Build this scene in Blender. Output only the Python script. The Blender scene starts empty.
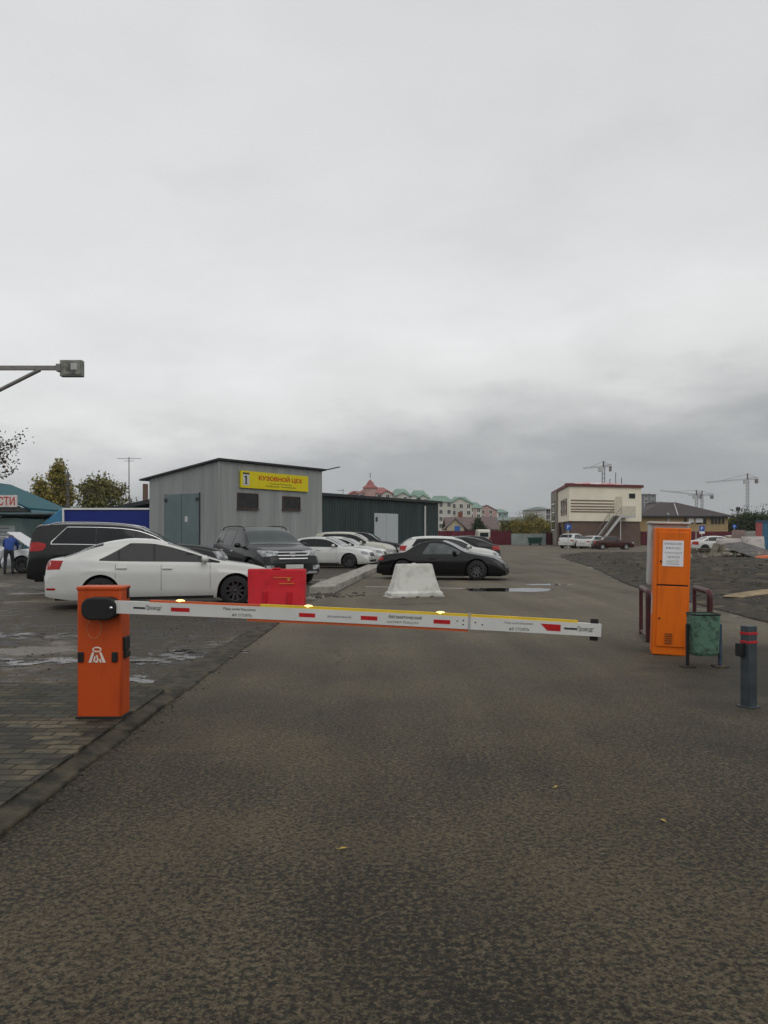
import bpy, bmesh, math, random
from math import sin, cos, pi, radians, sqrt, atan2
from mathutils import Vector, Matrix, noise
from mathutils.bvhtree import BVHTree

scene = bpy.context.scene
COL = scene.collection

# ------------------------------------------------------------------ camera, sky, sun, exposure
CAM_H, HOR, FPX = 1.5, 535.0, 800.0
cam_d = bpy.data.cameras.new('camera')
cam = bpy.data.objects.new('camera', cam_d)
COL.objects.link(cam)
cam.location = (0, 0, CAM_H)
cam.rotation_euler = (radians(90), 0, 0)
cam_d.sensor_fit = 'VERTICAL'
cam_d.sensor_height = 36.0
cam_d.lens = 36.0 * FPX / 1024.0
cam_d.shift_y = (HOR - 512.0) / 1024.0
cam_d.clip_start, cam_d.clip_end = 0.05, 12000
scene.camera = cam

SUN_EL, SUN_AZ = radians(46), radians(148)      # sun behind the clouds, over the photographer's right shoulder
world = bpy.data.worlds.new('World')
scene.world = world
world.use_nodes = True
wn, wl = world.node_tree.nodes, world.node_tree.links
wn.clear()
def wnode(t, **kw):
    n = wn.new(t)
    for k, v in kw.items():
        setattr(n, k, v)
    return n
w_out = wnode('ShaderNodeOutputWorld')
w_bg = wnode('ShaderNodeBackground')
w_bg.inputs['Strength'].default_value = 0.1
wl.new(w_bg.outputs[0], w_out.inputs[0])
sky = wnode('ShaderNodeTexSky')
sky.sky_type = 'NISHITA'
sky.sun_disc = False
sky.sun_elevation = SUN_EL
sky.sun_rotation = SUN_AZ
sky.air_density, sky.dust_density = 1.0, 3.0
tc = wnode('ShaderNodeTexCoord')
sep = wnode('ShaderNodeSeparateXYZ')
wl.new(tc.outputs['Generated'], sep.inputs[0])
# project the view direction on a flat cloud deck: dir.xy / (dir.z + k)
addz = wnode('ShaderNodeMath', operation='ADD'); addz.inputs[1].default_value = 0.16
mxz = wnode('ShaderNodeMath', operation='MAXIMUM'); mxz.inputs[1].default_value = 0.0
wl.new(sep.outputs[2], mxz.inputs[0]); wl.new(mxz.outputs[0], addz.inputs[0])
dvx = wnode('ShaderNodeMath', operation='DIVIDE'); dvy = wnode('ShaderNodeMath', operation='DIVIDE')
wl.new(sep.outputs[0], dvx.inputs[0]); wl.new(addz.outputs[0], dvx.inputs[1])
wl.new(sep.outputs[1], dvy.inputs[0]); wl.new(addz.outputs[0], dvy.inputs[1])
comb = wnode('ShaderNodeCombineXYZ')
wl.new(dvx.outputs[0], comb.inputs[0]); wl.new(dvy.outputs[0], comb.inputs[1])
def wnoise(scale, detail, rough, off):
    mp = wnode('ShaderNodeMapping'); mp.inputs['Location'].default_value = off
    n = wnode('ShaderNodeTexNoise'); n.inputs['Scale'].default_value = scale
    n.inputs['Detail'].default_value = detail; n.inputs['Roughness'].default_value = rough
    wl.new(comb.outputs[0], mp.inputs[0]); wl.new(mp.outputs[0], n.inputs['Vector'])
    return n
n1 = wnoise(0.55, 5, 0.5, (3.1, 0.4, 0.0))
n2 = wnoise(1.5, 7, 0.55, (7.7, 2.3, 1.5))
def wramp(src, stops, interp='EASE'):
    r = wnode('ShaderNodeValToRGB'); r.color_ramp.interpolation = interp
    cr = r.color_ramp
    while len(cr.elements) < len(stops): cr.elements.new(0.5)
    for e, (p, c) in zip(cr.elements, stops):
        e.position = p; e.color = (c[0], c[1], c[2], 1)
    wl.new(src, r.inputs[0]); return r
# brightness of the overcast by height over the horizon (z of the direction); the edge of the low cloud bank is uneven
mpb = wnode('ShaderNodeMapping'); mpb.inputs['Scale'].default_value = (3.2, 3.2, 8.0); wl.new(tc.outputs['Generated'], mpb.inputs[0])
nb = wnode('ShaderNodeTexNoise'); nb.inputs['Scale'].default_value = 1.7; nb.inputs['Detail'].default_value = 8; nb.inputs['Roughness'].default_value = .58; wl.new(mpb.outputs[0], nb.inputs['Vector'])
nbs = wnode('ShaderNodeMath', operation='MULTIPLY_ADD'); nbs.inputs[1].default_value = .20; nbs.inputs[2].default_value = -.10; wl.new(nb.outputs[0], nbs.inputs[0])
xs_ = wnode('ShaderNodeMath', operation='MULTIPLY_ADD'); xs_.inputs[1].default_value = -.10; wl.new(sep.outputs[0], xs_.inputs[0]); wl.new(nbs.outputs[0], xs_.inputs[2])
zz_ = wnode('ShaderNodeMath', operation='ADD'); wl.new(sep.outputs[2], zz_.inputs[0]); wl.new(xs_.outputs[0], zz_.inputs[1])
grad = wramp(zz_.outputs[0], [(0.0, (.40, .415, .425)), (0.07, (.43, .445, .455)), (0.115, (.57, .58, .585)), (0.165, (.73, .74, .735)), (0.24, (.80, .808, .812)),
                              (0.36, (.732, .742, .744)), (0.56, (.708, .715, .722)), (1.0, (.665, .672, .675))], 'LINEAR')
c1 = wramp(n1.outputs[0], [(0.30, (.90, .90, .905)), (0.52, (.98, .98, .98)), (0.72, (1.06, 1.06, 1.055))])
c2 = wramp(n2.outputs[0], [(0.28, (.93, .93, .935)), (0.5, (1.0, 1.0, 1.0)), (0.75, (1.05, 1.05, 1.05))])
def wmix(a, b, mode, fac):
    m = wnode('ShaderNodeMix', data_type='RGBA', blend_type=mode)
    m.inputs[0].default_value = fac
    wl.new(a, m.inputs[6]); wl.new(b, m.inputs[7]); return m.outputs[2]
cl = wmix(grad.outputs[0], c1.outputs[0], 'MULTIPLY', 1.0)
cl = wmix(cl, c2.outputs[0], 'MULTIPLY', 1.0)
# a paler stretch of cloud to the left of the road, denser cloud to the right
xr_ = wnode('ShaderNodeMapRange'); xr_.inputs['From Min'].default_value = -.5; xr_.inputs['From Max'].default_value = .5; xr_.inputs['To Min'].default_value = 1.12; xr_.inputs['To Max'].default_value = .95
wl.new(sep.outputs[0], xr_.inputs['Value']); xc_ = wnode('ShaderNodeVectorMath', operation='SCALE'); wl.new(cl, xc_.inputs[0]); wl.new(xr_.outputs[0], xc_.inputs['Scale']); cl = xc_.outputs[0]
# the cloud cover is thinner, so brighter, on the sun's side of the sky
dt = wnode('ShaderNodeVectorMath', operation='DOT_PRODUCT'); wl.new(tc.outputs['Generated'], dt.inputs[0])
dt.inputs[1].default_value = (sin(SUN_AZ) * cos(SUN_EL), cos(SUN_AZ) * cos(SUN_EL), sin(SUN_EL))
thin = wramp(dt.outputs['Value'], [(0.0, (1, 1, 1)), (0.30, (1.0, 1.0, 1.0)), (0.60, (1.08, 1.08, 1.08)), (1.0, (1.42, 1.42, 1.40))], 'LINEAR')
cl = wmix(cl, thin.outputs[0], 'MULTIPLY', 1.0)
tenx = wnode('ShaderNodeVectorMath', operation='SCALE'); tenx.inputs['Scale'].default_value = 10.0
wl.new(cl, tenx.inputs[0])
fin = wmix(sky.outputs[0], tenx.outputs[0], 'MIX', 0.97)
wl.new(fin, w_bg.inputs['Color'])

sun_d = bpy.data.lights.new('sun', 'SUN')
sun_d.energy, sun_d.angle, sun_d.color = 0.5, radians(40), (1.0, 0.97, 0.93)
sun = bpy.data.objects.new('sun', sun_d)
COL.objects.link(sun)
_sd = Vector((sin(SUN_AZ) * cos(SUN_EL), cos(SUN_AZ) * cos(SUN_EL), sin(SUN_EL)))
sun.rotation_euler = _sd.to_track_quat('Z', 'Y').to_euler()
sun.location = (0, 40, 60)

vs = scene.view_settings
vs.view_transform, vs.look, vs.exposure, vs.gamma = 'Standard', 'None', 0.0, 1.0
vs.use_curve_mapping = False

# ------------------------------------------------------------------ helpers
def P(px, py, Y):            # where the ray through a picture point meets depth Y
    return Vector(((px - 384) / FPX * Y, Y, CAM_H - (py - HOR) / FPX * Y))
def GX(px, Y): return (px - 384) / FPX * Y
def GY(py): return FPX * CAM_H / (py - HOR)
def Z(py, Y): return CAM_H - (py - HOR) / FPX * Y

MATS = {}
def mat(name, col, rough=0.6, metal=0.0, var=0.12, scale=6.0, bump=0.0, bscale=40.0, coat=0.0, spec=0.3, emit=None, estr=0.0, col2=None, thr=None, detail=5.0, sxyz=None):
    """Principled material; colour varies with object-space noise. col2 = second colour in the patches of the noise."""
    if name in MATS: return MATS[name]
    m = bpy.data.materials.new(name); m.use_nodes = True
    nt = m.node_tree; b = nt.nodes['Principled BSDF']
    tx = nt.nodes.new('ShaderNodeTexCoord')
    nz = nt.nodes.new('ShaderNodeTexNoise'); nz.inputs['Scale'].default_value = scale; nz.inputs['Detail'].default_value = detail
    if sxyz:
        mp = nt.nodes.new('ShaderNodeMapping'); mp.inputs['Scale'].default_value = sxyz
        nt.links.new(tx.outputs['Object'], mp.inputs[0]); nt.links.new(mp.outputs[0], nz.inputs['Vector'])
    else: nt.links.new(tx.outputs['Object'], nz.inputs['Vector'])
    rp = nt.nodes.new('ShaderNodeValToRGB')
    c2 = col2 if col2 else tuple(c * (1 + var) for c in col)
    c1 = col if col2 else tuple(c * (1 - var) for c in col)
    lo, hi = thr if thr else (0.3, 0.7)
    rp.color_ramp.elements[0].position = lo; rp.color_ramp.elements[0].color = (*c1, 1)
    rp.color_ramp.elements[1].position = hi; rp.color_ramp.elements[1].color = (*c2, 1)
    nt.links.new(nz.outputs[0], rp.inputs[0]); nt.links.new(rp.outputs[0], b.inputs['Base Color'])
    b.inputs['Metallic'].default_value = metal
    b.inputs['Specular IOR Level'].default_value = spec
    mr = nt.nodes.new('ShaderNodeMapRange')
    mr.inputs['To Min'].default_value = max(0.02, rough * 0.85); mr.inputs['To Max'].default_value = min(1, rough * 1.15)
    nt.links.new(nz.outputs[0], mr.inputs['Value']); nt.links.new(mr.outputs[0], b.inputs['Roughness'])
    if coat: b.inputs['Coat Weight'].default_value = coat; b.inputs['Coat Roughness'].default_value = 0.06
    if bump:
        n2 = nt.nodes.new('ShaderNodeTexNoise'); n2.inputs['Scale'].default_value = bscale; n2.inputs['Detail'].default_value = 4
        nt.links.new(tx.outputs['Object'], n2.inputs['Vector'])
        bp = nt.nodes.new('ShaderNodeBump'); bp.inputs['Strength'].default_value = bump; bp.inputs['Distance'].default_value = 0.02
        nt.links.new(n2.outputs[0], bp.inputs['Height']); nt.links.new(bp.outputs[0], b.inputs['Normal'])
    if emit: b.inputs['Emission Color'].default_value = (*emit, 1); b.inputs['Emission Strength'].default_value = estr
    MATS[name] = m
    return m

class MB:
    """collects shapes into one mesh"""
    def __init__(s): s.v = []; s.f = []; s.mi = []; s.sm = []; s.cur = 0
    def add(s, vs_, fs, smooth=False):
        o = len(s.v); s.v += [tuple(v) for v in vs_]
        for f in fs: s.f.append([i + o for i in f]); s.mi.append(s.cur); s.sm.append(smooth)
        return s
    def box(s, c, d, rz=0.0, M=None):
        hx, hy, hz = d[0] / 2, d[1] / 2, d[2] / 2
        pts = [Vector((x * hx, y * hy, z * hz)) for x in (-1, 1) for y in (-1, 1) for z in (-1, 1)]
        if rz: R = Matrix.Rotation(rz, 3, 'Z'); pts = [R @ p for p in pts]
        if M is not None: pts = [M @ p for p in pts]
        pts = [p + Vector(c) for p in pts]
        return s.add(pts, [(0, 1, 3, 2), (4, 6, 7, 5), (0, 4, 5, 1), (2, 3, 7, 6), (0, 2, 6, 4), (1, 5, 7, 3)])
    def hexa(s, b, t):          # 4 bottom points (ccw) and 4 top points
        return s.add(list(b) + list(t), [(3, 2, 1, 0), (4, 5, 6, 7), (0, 1, 5, 4), (1, 2, 6, 5), (2, 3, 7, 6), (3, 0, 4, 7)])
    def prism(s, poly, fn, h0, h1):   # poly in 2D, fn(u,v,h) -> 3D
        n = len(poly)
        vs_ = [fn(u, v, h0) for u, v in poly] + [fn(u, v, h1) for u, v in poly]
        return s.add(vs_, [list(range(n))[::-1], list(range(n, 2 * n))] + [(i, (i + 1) % n, n + (i + 1) % n, n + i) for i in range(n)])
    def tube(s, pts, r, n=8, smooth=True, cap=True):
        pts = [Vector(p) for p in pts]; rs = r if isinstance(r, (list, tuple)) else [r] * len(pts)
        rings = []; up = None
        for i, p in enumerate(pts):
            t = (pts[min(i + 1, len(pts) - 1)] - pts[max(i - 1, 0)]).normalized()
            if up is None:
                up = Vector((0, 0, 1)) if abs(t.z) < 0.9 else Vector((1, 0, 0))
            a = t.cross(up); a = a.normalized() if a.length > 1e-5 else t.orthogonal().normalized()
            b = a.cross(t).normalized(); up = b
            rings.append([p + (a * cos(2 * pi * k / n) + b * sin(2 * pi * k / n)) * rs[i] for k in range(n)])
        vs_ = [v for rg in rings for v in rg]; fs = []
        for i in range(len(pts) - 1):
            for k in range(n):
                fs.append((i * n + k, i * n + (k + 1) % n, (i + 1) * n + (k + 1) % n, (i + 1) * n + k))
        s.add(vs_, fs, smooth)
        if cap:
            s.add(rings[0], [list(range(n))[::-1]]); s.add(rings[-1], [list(range(n))])
        return s
    def lathe(s, prof, n=24, axis='Z', c=(0, 0, 0), smooth=True, closed=False):   # prof: (r, h)
        vs_ = []; m = len(prof)
        for k in range(n):
            a = 2 * pi * k / n
            for r, h in prof:
                p = (r * cos(a), r * sin(a), h)
                if axis == 'Y': p = (r * cos(a), h, r * sin(a))
                if axis == 'X': p = (h, r * cos(a), r * sin(a))
                vs_.append((p[0] + c[0], p[1] + c[1], p[2] + c[2]))
        fs = []
        for k in range(n):
            for i in range(m - 1 if not closed else m):
                j = (i + 1) % m
                fs.append((k * m + i, ((k + 1) % n) * m + i, ((k + 1) % n) * m + j, k * m + j))
        return s.add(vs_, fs, smooth)
    def ball(s, c, r, nu=12, nv=8, smooth=True):
        rx, ry, rz = r if isinstance(r, (tuple, list)) else (r, r, r)
        vs_ = [(c[0], c[1], c[2] - rz)]; fs = []
        for j in range(1, nv):
            t = -pi / 2 + pi * j / nv
            for k in range(nu):
                a = 2 * pi * k / nu
                vs_.append((c[0] + rx * cos(t) * cos(a), c[1] + ry * cos(t) * sin(a), c[2] + rz * sin(t)))
        vs_.append((c[0], c[1], c[2] + rz)); L = len(vs_) - 1
        for k in range(nu):
            fs.append((0, 1 + (k + 1) % nu, 1 + k))
            for j in range(nv - 2):
                a, b = 1 + j * nu + k, 1 + j * nu + (k + 1) % nu
                fs.append((a, b, b + nu, a + nu))
            fs.append((1 + (nv - 2) * nu + k, 1 + (nv - 2) * nu + (k + 1) % nu, L))
        return s.add(vs_, fs, smooth)
    def build(s, name, mats, parent=None, bevel=0.0, seg=2, recalc=True, loc=None):
        me = bpy.data.meshes.new(name); me.from_pydata(s.v, [], s.f)
        for p, m_, sm in zip(me.polygons, s.mi, s.sm): p.material_index = m_; p.use_smooth = sm
        for m_ in (mats if isinstance(mats, (list, tuple)) else [mats]): me.materials.append(m_)
        if recalc or bevel:
            bm = bmesh.new(); bm.from_mesh(me)
            bmesh.ops.recalc_face_normals(bm, faces=bm.faces)
            if bevel:
                es = [e for e in bm.edges if len(e.link_faces) == 2 and e.calc_face_angle(0) > 0.5]
                r = bmesh.ops.bevel(bm, geom=es, offset=bevel, segments=seg, profile=0.5, affect='EDGES')
                for f in r['faces']: f.smooth = True
            bm.to_mesh(me); bm.free()
        me.update()
        return link(name, me, parent, loc)

def link(name, data, parent=None, loc=None):
    o = bpy.data.objects.new(name, data); COL.objects.link(o)
    if parent: o.parent = parent
    if loc is not None: o.location = loc
    return o
def tag(o, label=None, cat=None, group=None, kind=None):
    if label: o['label'] = label
    if cat: o['category'] = cat
    if group: o['group'] = group
    if kind: o['kind'] = kind
    return o
def thing(name, label, cat, loc=(0, 0, 0), rz=0.0, group=None):
    o = bpy.data.objects.new(name, None); COL.objects.link(o)
    o.empty_display_size = 0.2
    o.location = loc; o.rotation_euler = (0, 0, rz)
    return tag(o, label, cat, group)
def copy_tree(o, parent=None):
    c = o.copy(); COL.objects.link(c); c.parent = parent
    for ch in o.children: copy_tree(ch, c)
    return c

def text_mesh(body, width, mt, parent, origin, udir, vdir, name='lettering', bold=0.0, depth=0.003, height=None, shear=0.0):
    """flat raised lettering centred on origin, running along udir, up along vdir, scaled to a width"""
    cu = bpy.data.curves.new(name, 'FONT'); cu.body = body; cu.align_x = 'CENTER'; cu.align_y = 'CENTER'
    cu.size = 1.0; cu.extrude = 0.5; cu.offset = bold; cu.shear = shear; cu.resolution_u = 3
    t = bpy.data.objects.new('tmp_text', cu); COL.objects.link(t)
    dg = bpy.context.evaluated_depsgraph_get(); dg.update()
    me = bpy.data.meshes.new_from_object(t.evaluated_get(dg))
    bpy.data.objects.remove(t); bpy.data.curves.remove(cu)
    xs = [v.co.x for v in me.vertices]; ys = [v.co.y for v in me.vertices]
    if not xs: return None
    sx = width / (max(xs) - min(xs)); sy = sx if height is None else height / (max(ys) - min(ys))
    cx, cy = (max(xs) + min(xs)) / 2, (max(ys) + min(ys)) / 2
    u, v = Vector(udir).normalized(), Vector(vdir).normalized(); w = u.cross(v)
    O = Vector(origin)
    for vt in me.vertices:
        c = vt.co.copy(); vt.co = O + u * (c.x - cx) * sx + v * (c.y - cy) * sy + w * (depth if c.z > 0 else 0.0)
    me.name = name; me.materials.clear(); me.materials.append(mt); me.update()
    return link(name, me, parent)

def pchip(pts):
    xs = [p[0] for p in pts]; ys = [p[1] for p in pts]; n = len(xs)
    h = [xs[i + 1] - xs[i] for i in range(n - 1)]; d = [(ys[i + 1] - ys[i]) / h[i] for i in range(n - 1)]
    m = [0.0] * n
    m[0], m[-1] = d[0], d[-1]
    for i in range(1, n - 1):
        if d[i - 1] * d[i] > 0:
            w1, w2 = 2 * h[i] + h[i - 1], h[i] + 2 * h[i - 1]
            m[i] = (w1 + w2) / (w1 / d[i - 1] + w2 / d[i])
    def f(x):
        if x <= xs[0]: return ys[0]
        if x >= xs[-1]: return ys[-1]
        i = max(k for k in range(n - 1) if xs[k] <= x)
        t = (x - xs[i]) / h[i]
        return (ys[i] * (1 + 2 * t) * (1 - t) ** 2 + h[i] * m[i] * t * (1 - t) ** 2 + ys[i + 1] * t * t * (3 - 2 * t) + h[i] * m[i + 1] * t * t * (t - 1))
    return f

# ------------------------------------------------------------------ cars
GLASS = mat('tinted_glass', (.008, .010, .011), rough=.04, var=.2, scale=1.0, spec=.25)
GLASS_CLEAR = mat('windscreen_glass', (.030, .042, .039), rough=.04, var=.35, scale=1.5, spec=.5)  # base colour lifted to carry a pale greenish reflection
TYRE = mat('tyre_rubber', (.018, .018, .018), rough=.75, var=.2, scale=20, bump=.3, bscale=60)
RIM_DARK = mat('black_alloy', (.06, .06, .063), rough=.3, metal=.5, var=.2)
RIM_LIGHT = mat('silver_alloy', (.45, .45, .46), rough=.35, metal=.9, var=.1)
TRIM = mat('black_plastic_trim', (.02, .02, .02), rough=.6, var=.2, scale=12)
UNDER = mat('underbody', (.008, .008, .008), rough=.9, var=.2)
CHROME = mat('chrome_trim', (.65, .65, .66), rough=.18, metal=1.0, var=.05)
LAMP_RED = mat('red_lamp_plastic', (.30, .003, .004), rough=.2, var=.3, scale=14, coat=.15)
LAMP_CLEAR = mat('clear_lamp_plastic', (.17, .18, .185), rough=.12, col2=(.40, .41, .42), scale=9, thr=(.45, .6), coat=.4)
PLATE = mat('plate_white', (.50, .50, .48), rough=.5, var=.05)
SEAM = mat('panel_gap', (.015, .015, .015), rough=.8, var=.1)
DISC = mat('brake_steel', (.25, .25, .25), rough=.4, metal=.8)

class Spec: pass
def car_spec(L, W, wb, xr, R, top, belt, glass, screen, back, pillars, slant=.2, sill=.2, rw=.215, tum=.42, plan=(.16, 3.2, .13, 3.6), dlo_hi=.05):
    s = Spec(); s.L, s.W, s.wb, s.xr, s.R = L, W, wb, xr, R
    s.top, s.belt, s.glass, s.screen, s.back, s.pillars = pchip(top), pchip(belt), glass, screen, back, pillars
    s.slant = slant; s.sill, s.rw, s.tum, s.plan, s.dlo_hi = sill, rw, tum, plan, dlo_hi
    return s

def body_fns(s):
    L, W = s.L, s.W
    def hw(x):
        u = 2 * x / L - 1
        a, n = (s.plan[0], s.plan[1]) if u > 0 else (s.plan[2], s.plan[3])
        return W / 2 * (1 - a * abs(u) ** n)
    def corner(x):
        zt, zb = s.top(x / L), s.belt(x / L)
        zb = min(zb, zt - .015); g = zt - zb
        yb = hw(x) * .955
        return yb, zb, max(yb - s.tum * g - .02, .3), zb + .84 * g, zt
    return hw, corner

def car_body(s):
    L = s.L; hw, corner = body_fns(s)
    xf = s.xr + s.wb; Ra = s.R + .055; zc = s.R
    xs = set([L * i / 46 for i in range(47)])
    for xw in (s.xr, xf):
        xs = {x for x in xs if not (xw - Ra - .03 < x < xw + Ra + .03)}
        for k in range(-8, 9): xs.add(xw + Ra * sin(k / 8 * pi / 2))
        xs.add(xw - Ra - .012); xs.add(xw + Ra + .012)
    xs |= {.015, .05, .1, L - .015, L - .05, L - .1}
    xs = sorted(xs)
    xs = [x for i, x in enumerate(xs) if i == 0 or x - xs[i - 1] > .006]
    def zlow(x):
        z = s.sill
        u = x / L
        if u < .1: z = s.sill + .07 * (1 - u / .1)
        if u > .92: z = s.sill + .02 * ((u - .92) / .08)
        for xw in (s.xr, xf):
            d = abs(x - xw)
            if d <= Ra: z = max(z, zc + sqrt(max(Ra * Ra - d * d, 0)))
        return z
    NL, NS, NR = 10, 6, 9
    rings = []
    for x in xs:
        w = hw(x); yb, zb, yc, zcn, zt = corner(x)
        zl = min(zlow(x), zb - .06); pts = []
        flare = 0
        for xw in (s.xr, xf):
            d = abs(x - xw)
            flare = max(flare, .018 * max(0, 1 - max(0, d - Ra) / .12))
        for i in range(NL):
            t = i / NL; z = zl + (zb - zl) * t
            h = (z - s.sill) / max(.2, zb - s.sill)
            side = .945 + .055 * sin(min(1, max(0, h) * 1.35) * pi / 2) - .045 * max(0, (h - .62) / .38) ** 1.6
            side -= .055 * max(0, 1 - max(0, h) / .22) ** 1.3                # the sill tucks under
            side += .014 * math.exp(-((h - .76) / .045) ** 2)          # shoulder crease
            y = w * side + flare * max(0, 1 - h * 1.1)
            pts.append((y, z))
        for i in range(NS):
            t = i / NS
            pts.append((yb + (yc - yb) * t - .012 * sin(pi * t) * -1, zb + (zcn - zb) * t))
        for i in range(NR + 1):
            a = pi / 2 * i / NR
            pts.append((yc * max(0, cos(a)) ** .62, zcn + (zt - zcn) * sin(a) ** .72 if i else zcn))
        # round off the two ends
        for e, xe, sg in ((.0, 0, 1), (.0, L, -1)):
            d = abs(x - xe)
            if d < .16:
                k = sqrt(max(0, 1 - ((.16 - d) / .16) ** 2))
                fy, fz = .93 + .07 * k, .90 + .10 * k
                zm = s.sill + .36 * (s.top(x / L) - s.sill) + .1
                pts = [(y * fy, zm + (z - zm) * fz) for y, z in pts]
        rings.append([(x, y, z) for y, z in pts])
    n = len(rings[0]); mb = MB(); V = []
    for r in rings:
        V += [(x, y, z) for x, y, z in r] + [(x, -y, z) for x, y, z in r[-2::-1]]
    m = 2 * n - 1; F = []
    for i in range(len(rings) - 1):
        for k in range(m - 1):
            F.append((i * m + k, i * m + k + 1, (i + 1) * m + k + 1, (i + 1) * m + k))
    mb.add(V, F, True)
    for idx, sg in ((0, -1), (len(rings) - 1, 1)):       # bumper faces
        r = rings[idx]; C = 8; cv = []; cf = []
        for x, y, z in r:
            for c in range(C + 1):
                u = 1 - 2 * c / C
                cv.append((x + sg * .045 * (1 - u * u) * min(1, y * 2.5), y * u, z))
        for i in range(n - 1):
            for c in range(C):
                cf.append((i * (C + 1) + c, i * (C + 1) + c + 1, (i + 1) * (C + 1) + c + 1, (i + 1) * (C + 1) + c))
        mb.add(cv, cf, True)
    return mb

def panel(bvh, poly, org, u, v, d, mt, name, parent, off=.006, step=.07, thick=.012):
    """a panel laid on the body: poly in (u,v) round org, thrown along -d"""
    org, u, v, d = Vector(org), Vector(u).normalized(), Vector(v).normalized(), Vector(d).normalized()
    bm = bmesh.new()
    vs_ = [bm.verts.new((a, b, 0)) for a, b in poly]
    try: bm.faces.new(vs_)
    except ValueError: bm.free(); return None
    for ax in (0, 1):
        lo, hi = min(p[ax] for p in poly), max(p[ax] for p in poly)
        k = int((hi - lo) / step)
        for i in range(1, k + 1):
            co = [0, 0, 0]; co[ax] = lo + (hi - lo) * i / (k + 1); no = [0, 0, 0]; no[ax] = 1
            bmesh.ops.bisect_plane(bm, geom=bm.verts[:] + bm.edges[:] + bm.faces[:], plane_co=co, plane_no=no)
    nrm = {}
    for w in bm.verts:
        o = org + u * w.co.x + v * w.co.y
        hit, no, _, _ = bvh.ray_cast(o + d * 6, -d)
        if hit is None:
            hit, no, _, _ = bvh.find_nearest(o)
        if no.dot(d) < 0: no = -no
        w.co = hit + no * off; nrm[w] = no
    # a skirt down to the body so that the panel has thickness
    be = [e for e in bm.edges if len(e.link_faces) == 1]
    r = bmesh.ops.extrude_edge_only(bm, edges=be)
    src = {}
    for e in be:
        for w in e.verts: src[w] = 1
    for w in [g for g in r['geom'] if isinstance(g, bmesh.types.BMVert)]:
        k = min(src, key=lambda q: (q.co - w.co).length)
        w.co = w.co - nrm[k] * thick
    bmesh.ops.triangulate(bm, faces=[f for f in bm.faces if len(f.verts) > 4])
    bmesh.ops.recalc_face_normals(bm, faces=bm.faces)
    me = bpy.data.meshes.new(name)
    for f in bm.faces: f.smooth = False
    bm.to_mesh(me); bm.free(); me.materials.append(mt)
    return link(name, me, parent)

WHEELS = {}
def wheel_mesh(R, w, spokes, rimmat, lowprof):
    key = (R, w, spokes, rimmat.name, lowprof)
    if key in WHEELS: return WHEELS[key]
    t = MB(); ri = R * lowprof
    t.lathe([(ri, -w / 2), (R * .93, -w / 2), (R * .985, -w / 2 + .025), (R, -w / 2 + .06), (R, w / 2 - .06), (R * .985, w / 2 - .025), (R * .93, w / 2), (ri, w / 2)], 32, 'Y')
    to = t.build('wheel', TYRE, recalc=True); tm = to.data; bpy.data.objects.remove(to)
    r = MB(); f = w / 2 - .01
    r.lathe([(ri, -w / 2 + .01), (ri, f + .008), (ri * .93, f + .008), (ri * .91, f - .05), (ri * .86, -w / 2 + .01)], 32, 'Y')
    for k in range(spokes):
        a = 2 * pi * k / spokes
        ca, sa = cos(a), sin(a)
        pr, qr = ri * .13, ri * .92
        wd0, wd1 = ri * .11, ri * .085
        def pt(rad, tt, y): return (rad * ca - tt * sa, y, rad * sa + tt * ca)
        b = [pt(pr, -wd0, f - .055), pt(pr, wd0, f - .055), pt(qr, wd1, f - .03), pt(qr, -wd1, f - .03)]
        tp = [pt(pr, -wd0, f - .012), pt(pr, wd0, f - .012), pt(qr, wd1, f), pt(qr, -wd1, f)]
        r.hexa(b, tp)
    r.lathe([(0, f - .06), (ri * .2, f - .06), (ri * .19, f - .008), (0, f - .002)], 16, 'Y')
    ro = r.build('rim', rimmat); rm = ro.data; bpy.data.objects.remove(ro)
    dd = MB(); dd.lathe([(0, -.02), (ri * .72, -.02), (ri * .72, .0), (0, .0)], 24, 'Y')
    do = dd.build('brake_disc', DISC); dm = do.data; bpy.data.objects.remove(do)
    WHEELS[key] = (tm, rm, dm); return WHEELS[key]

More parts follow.
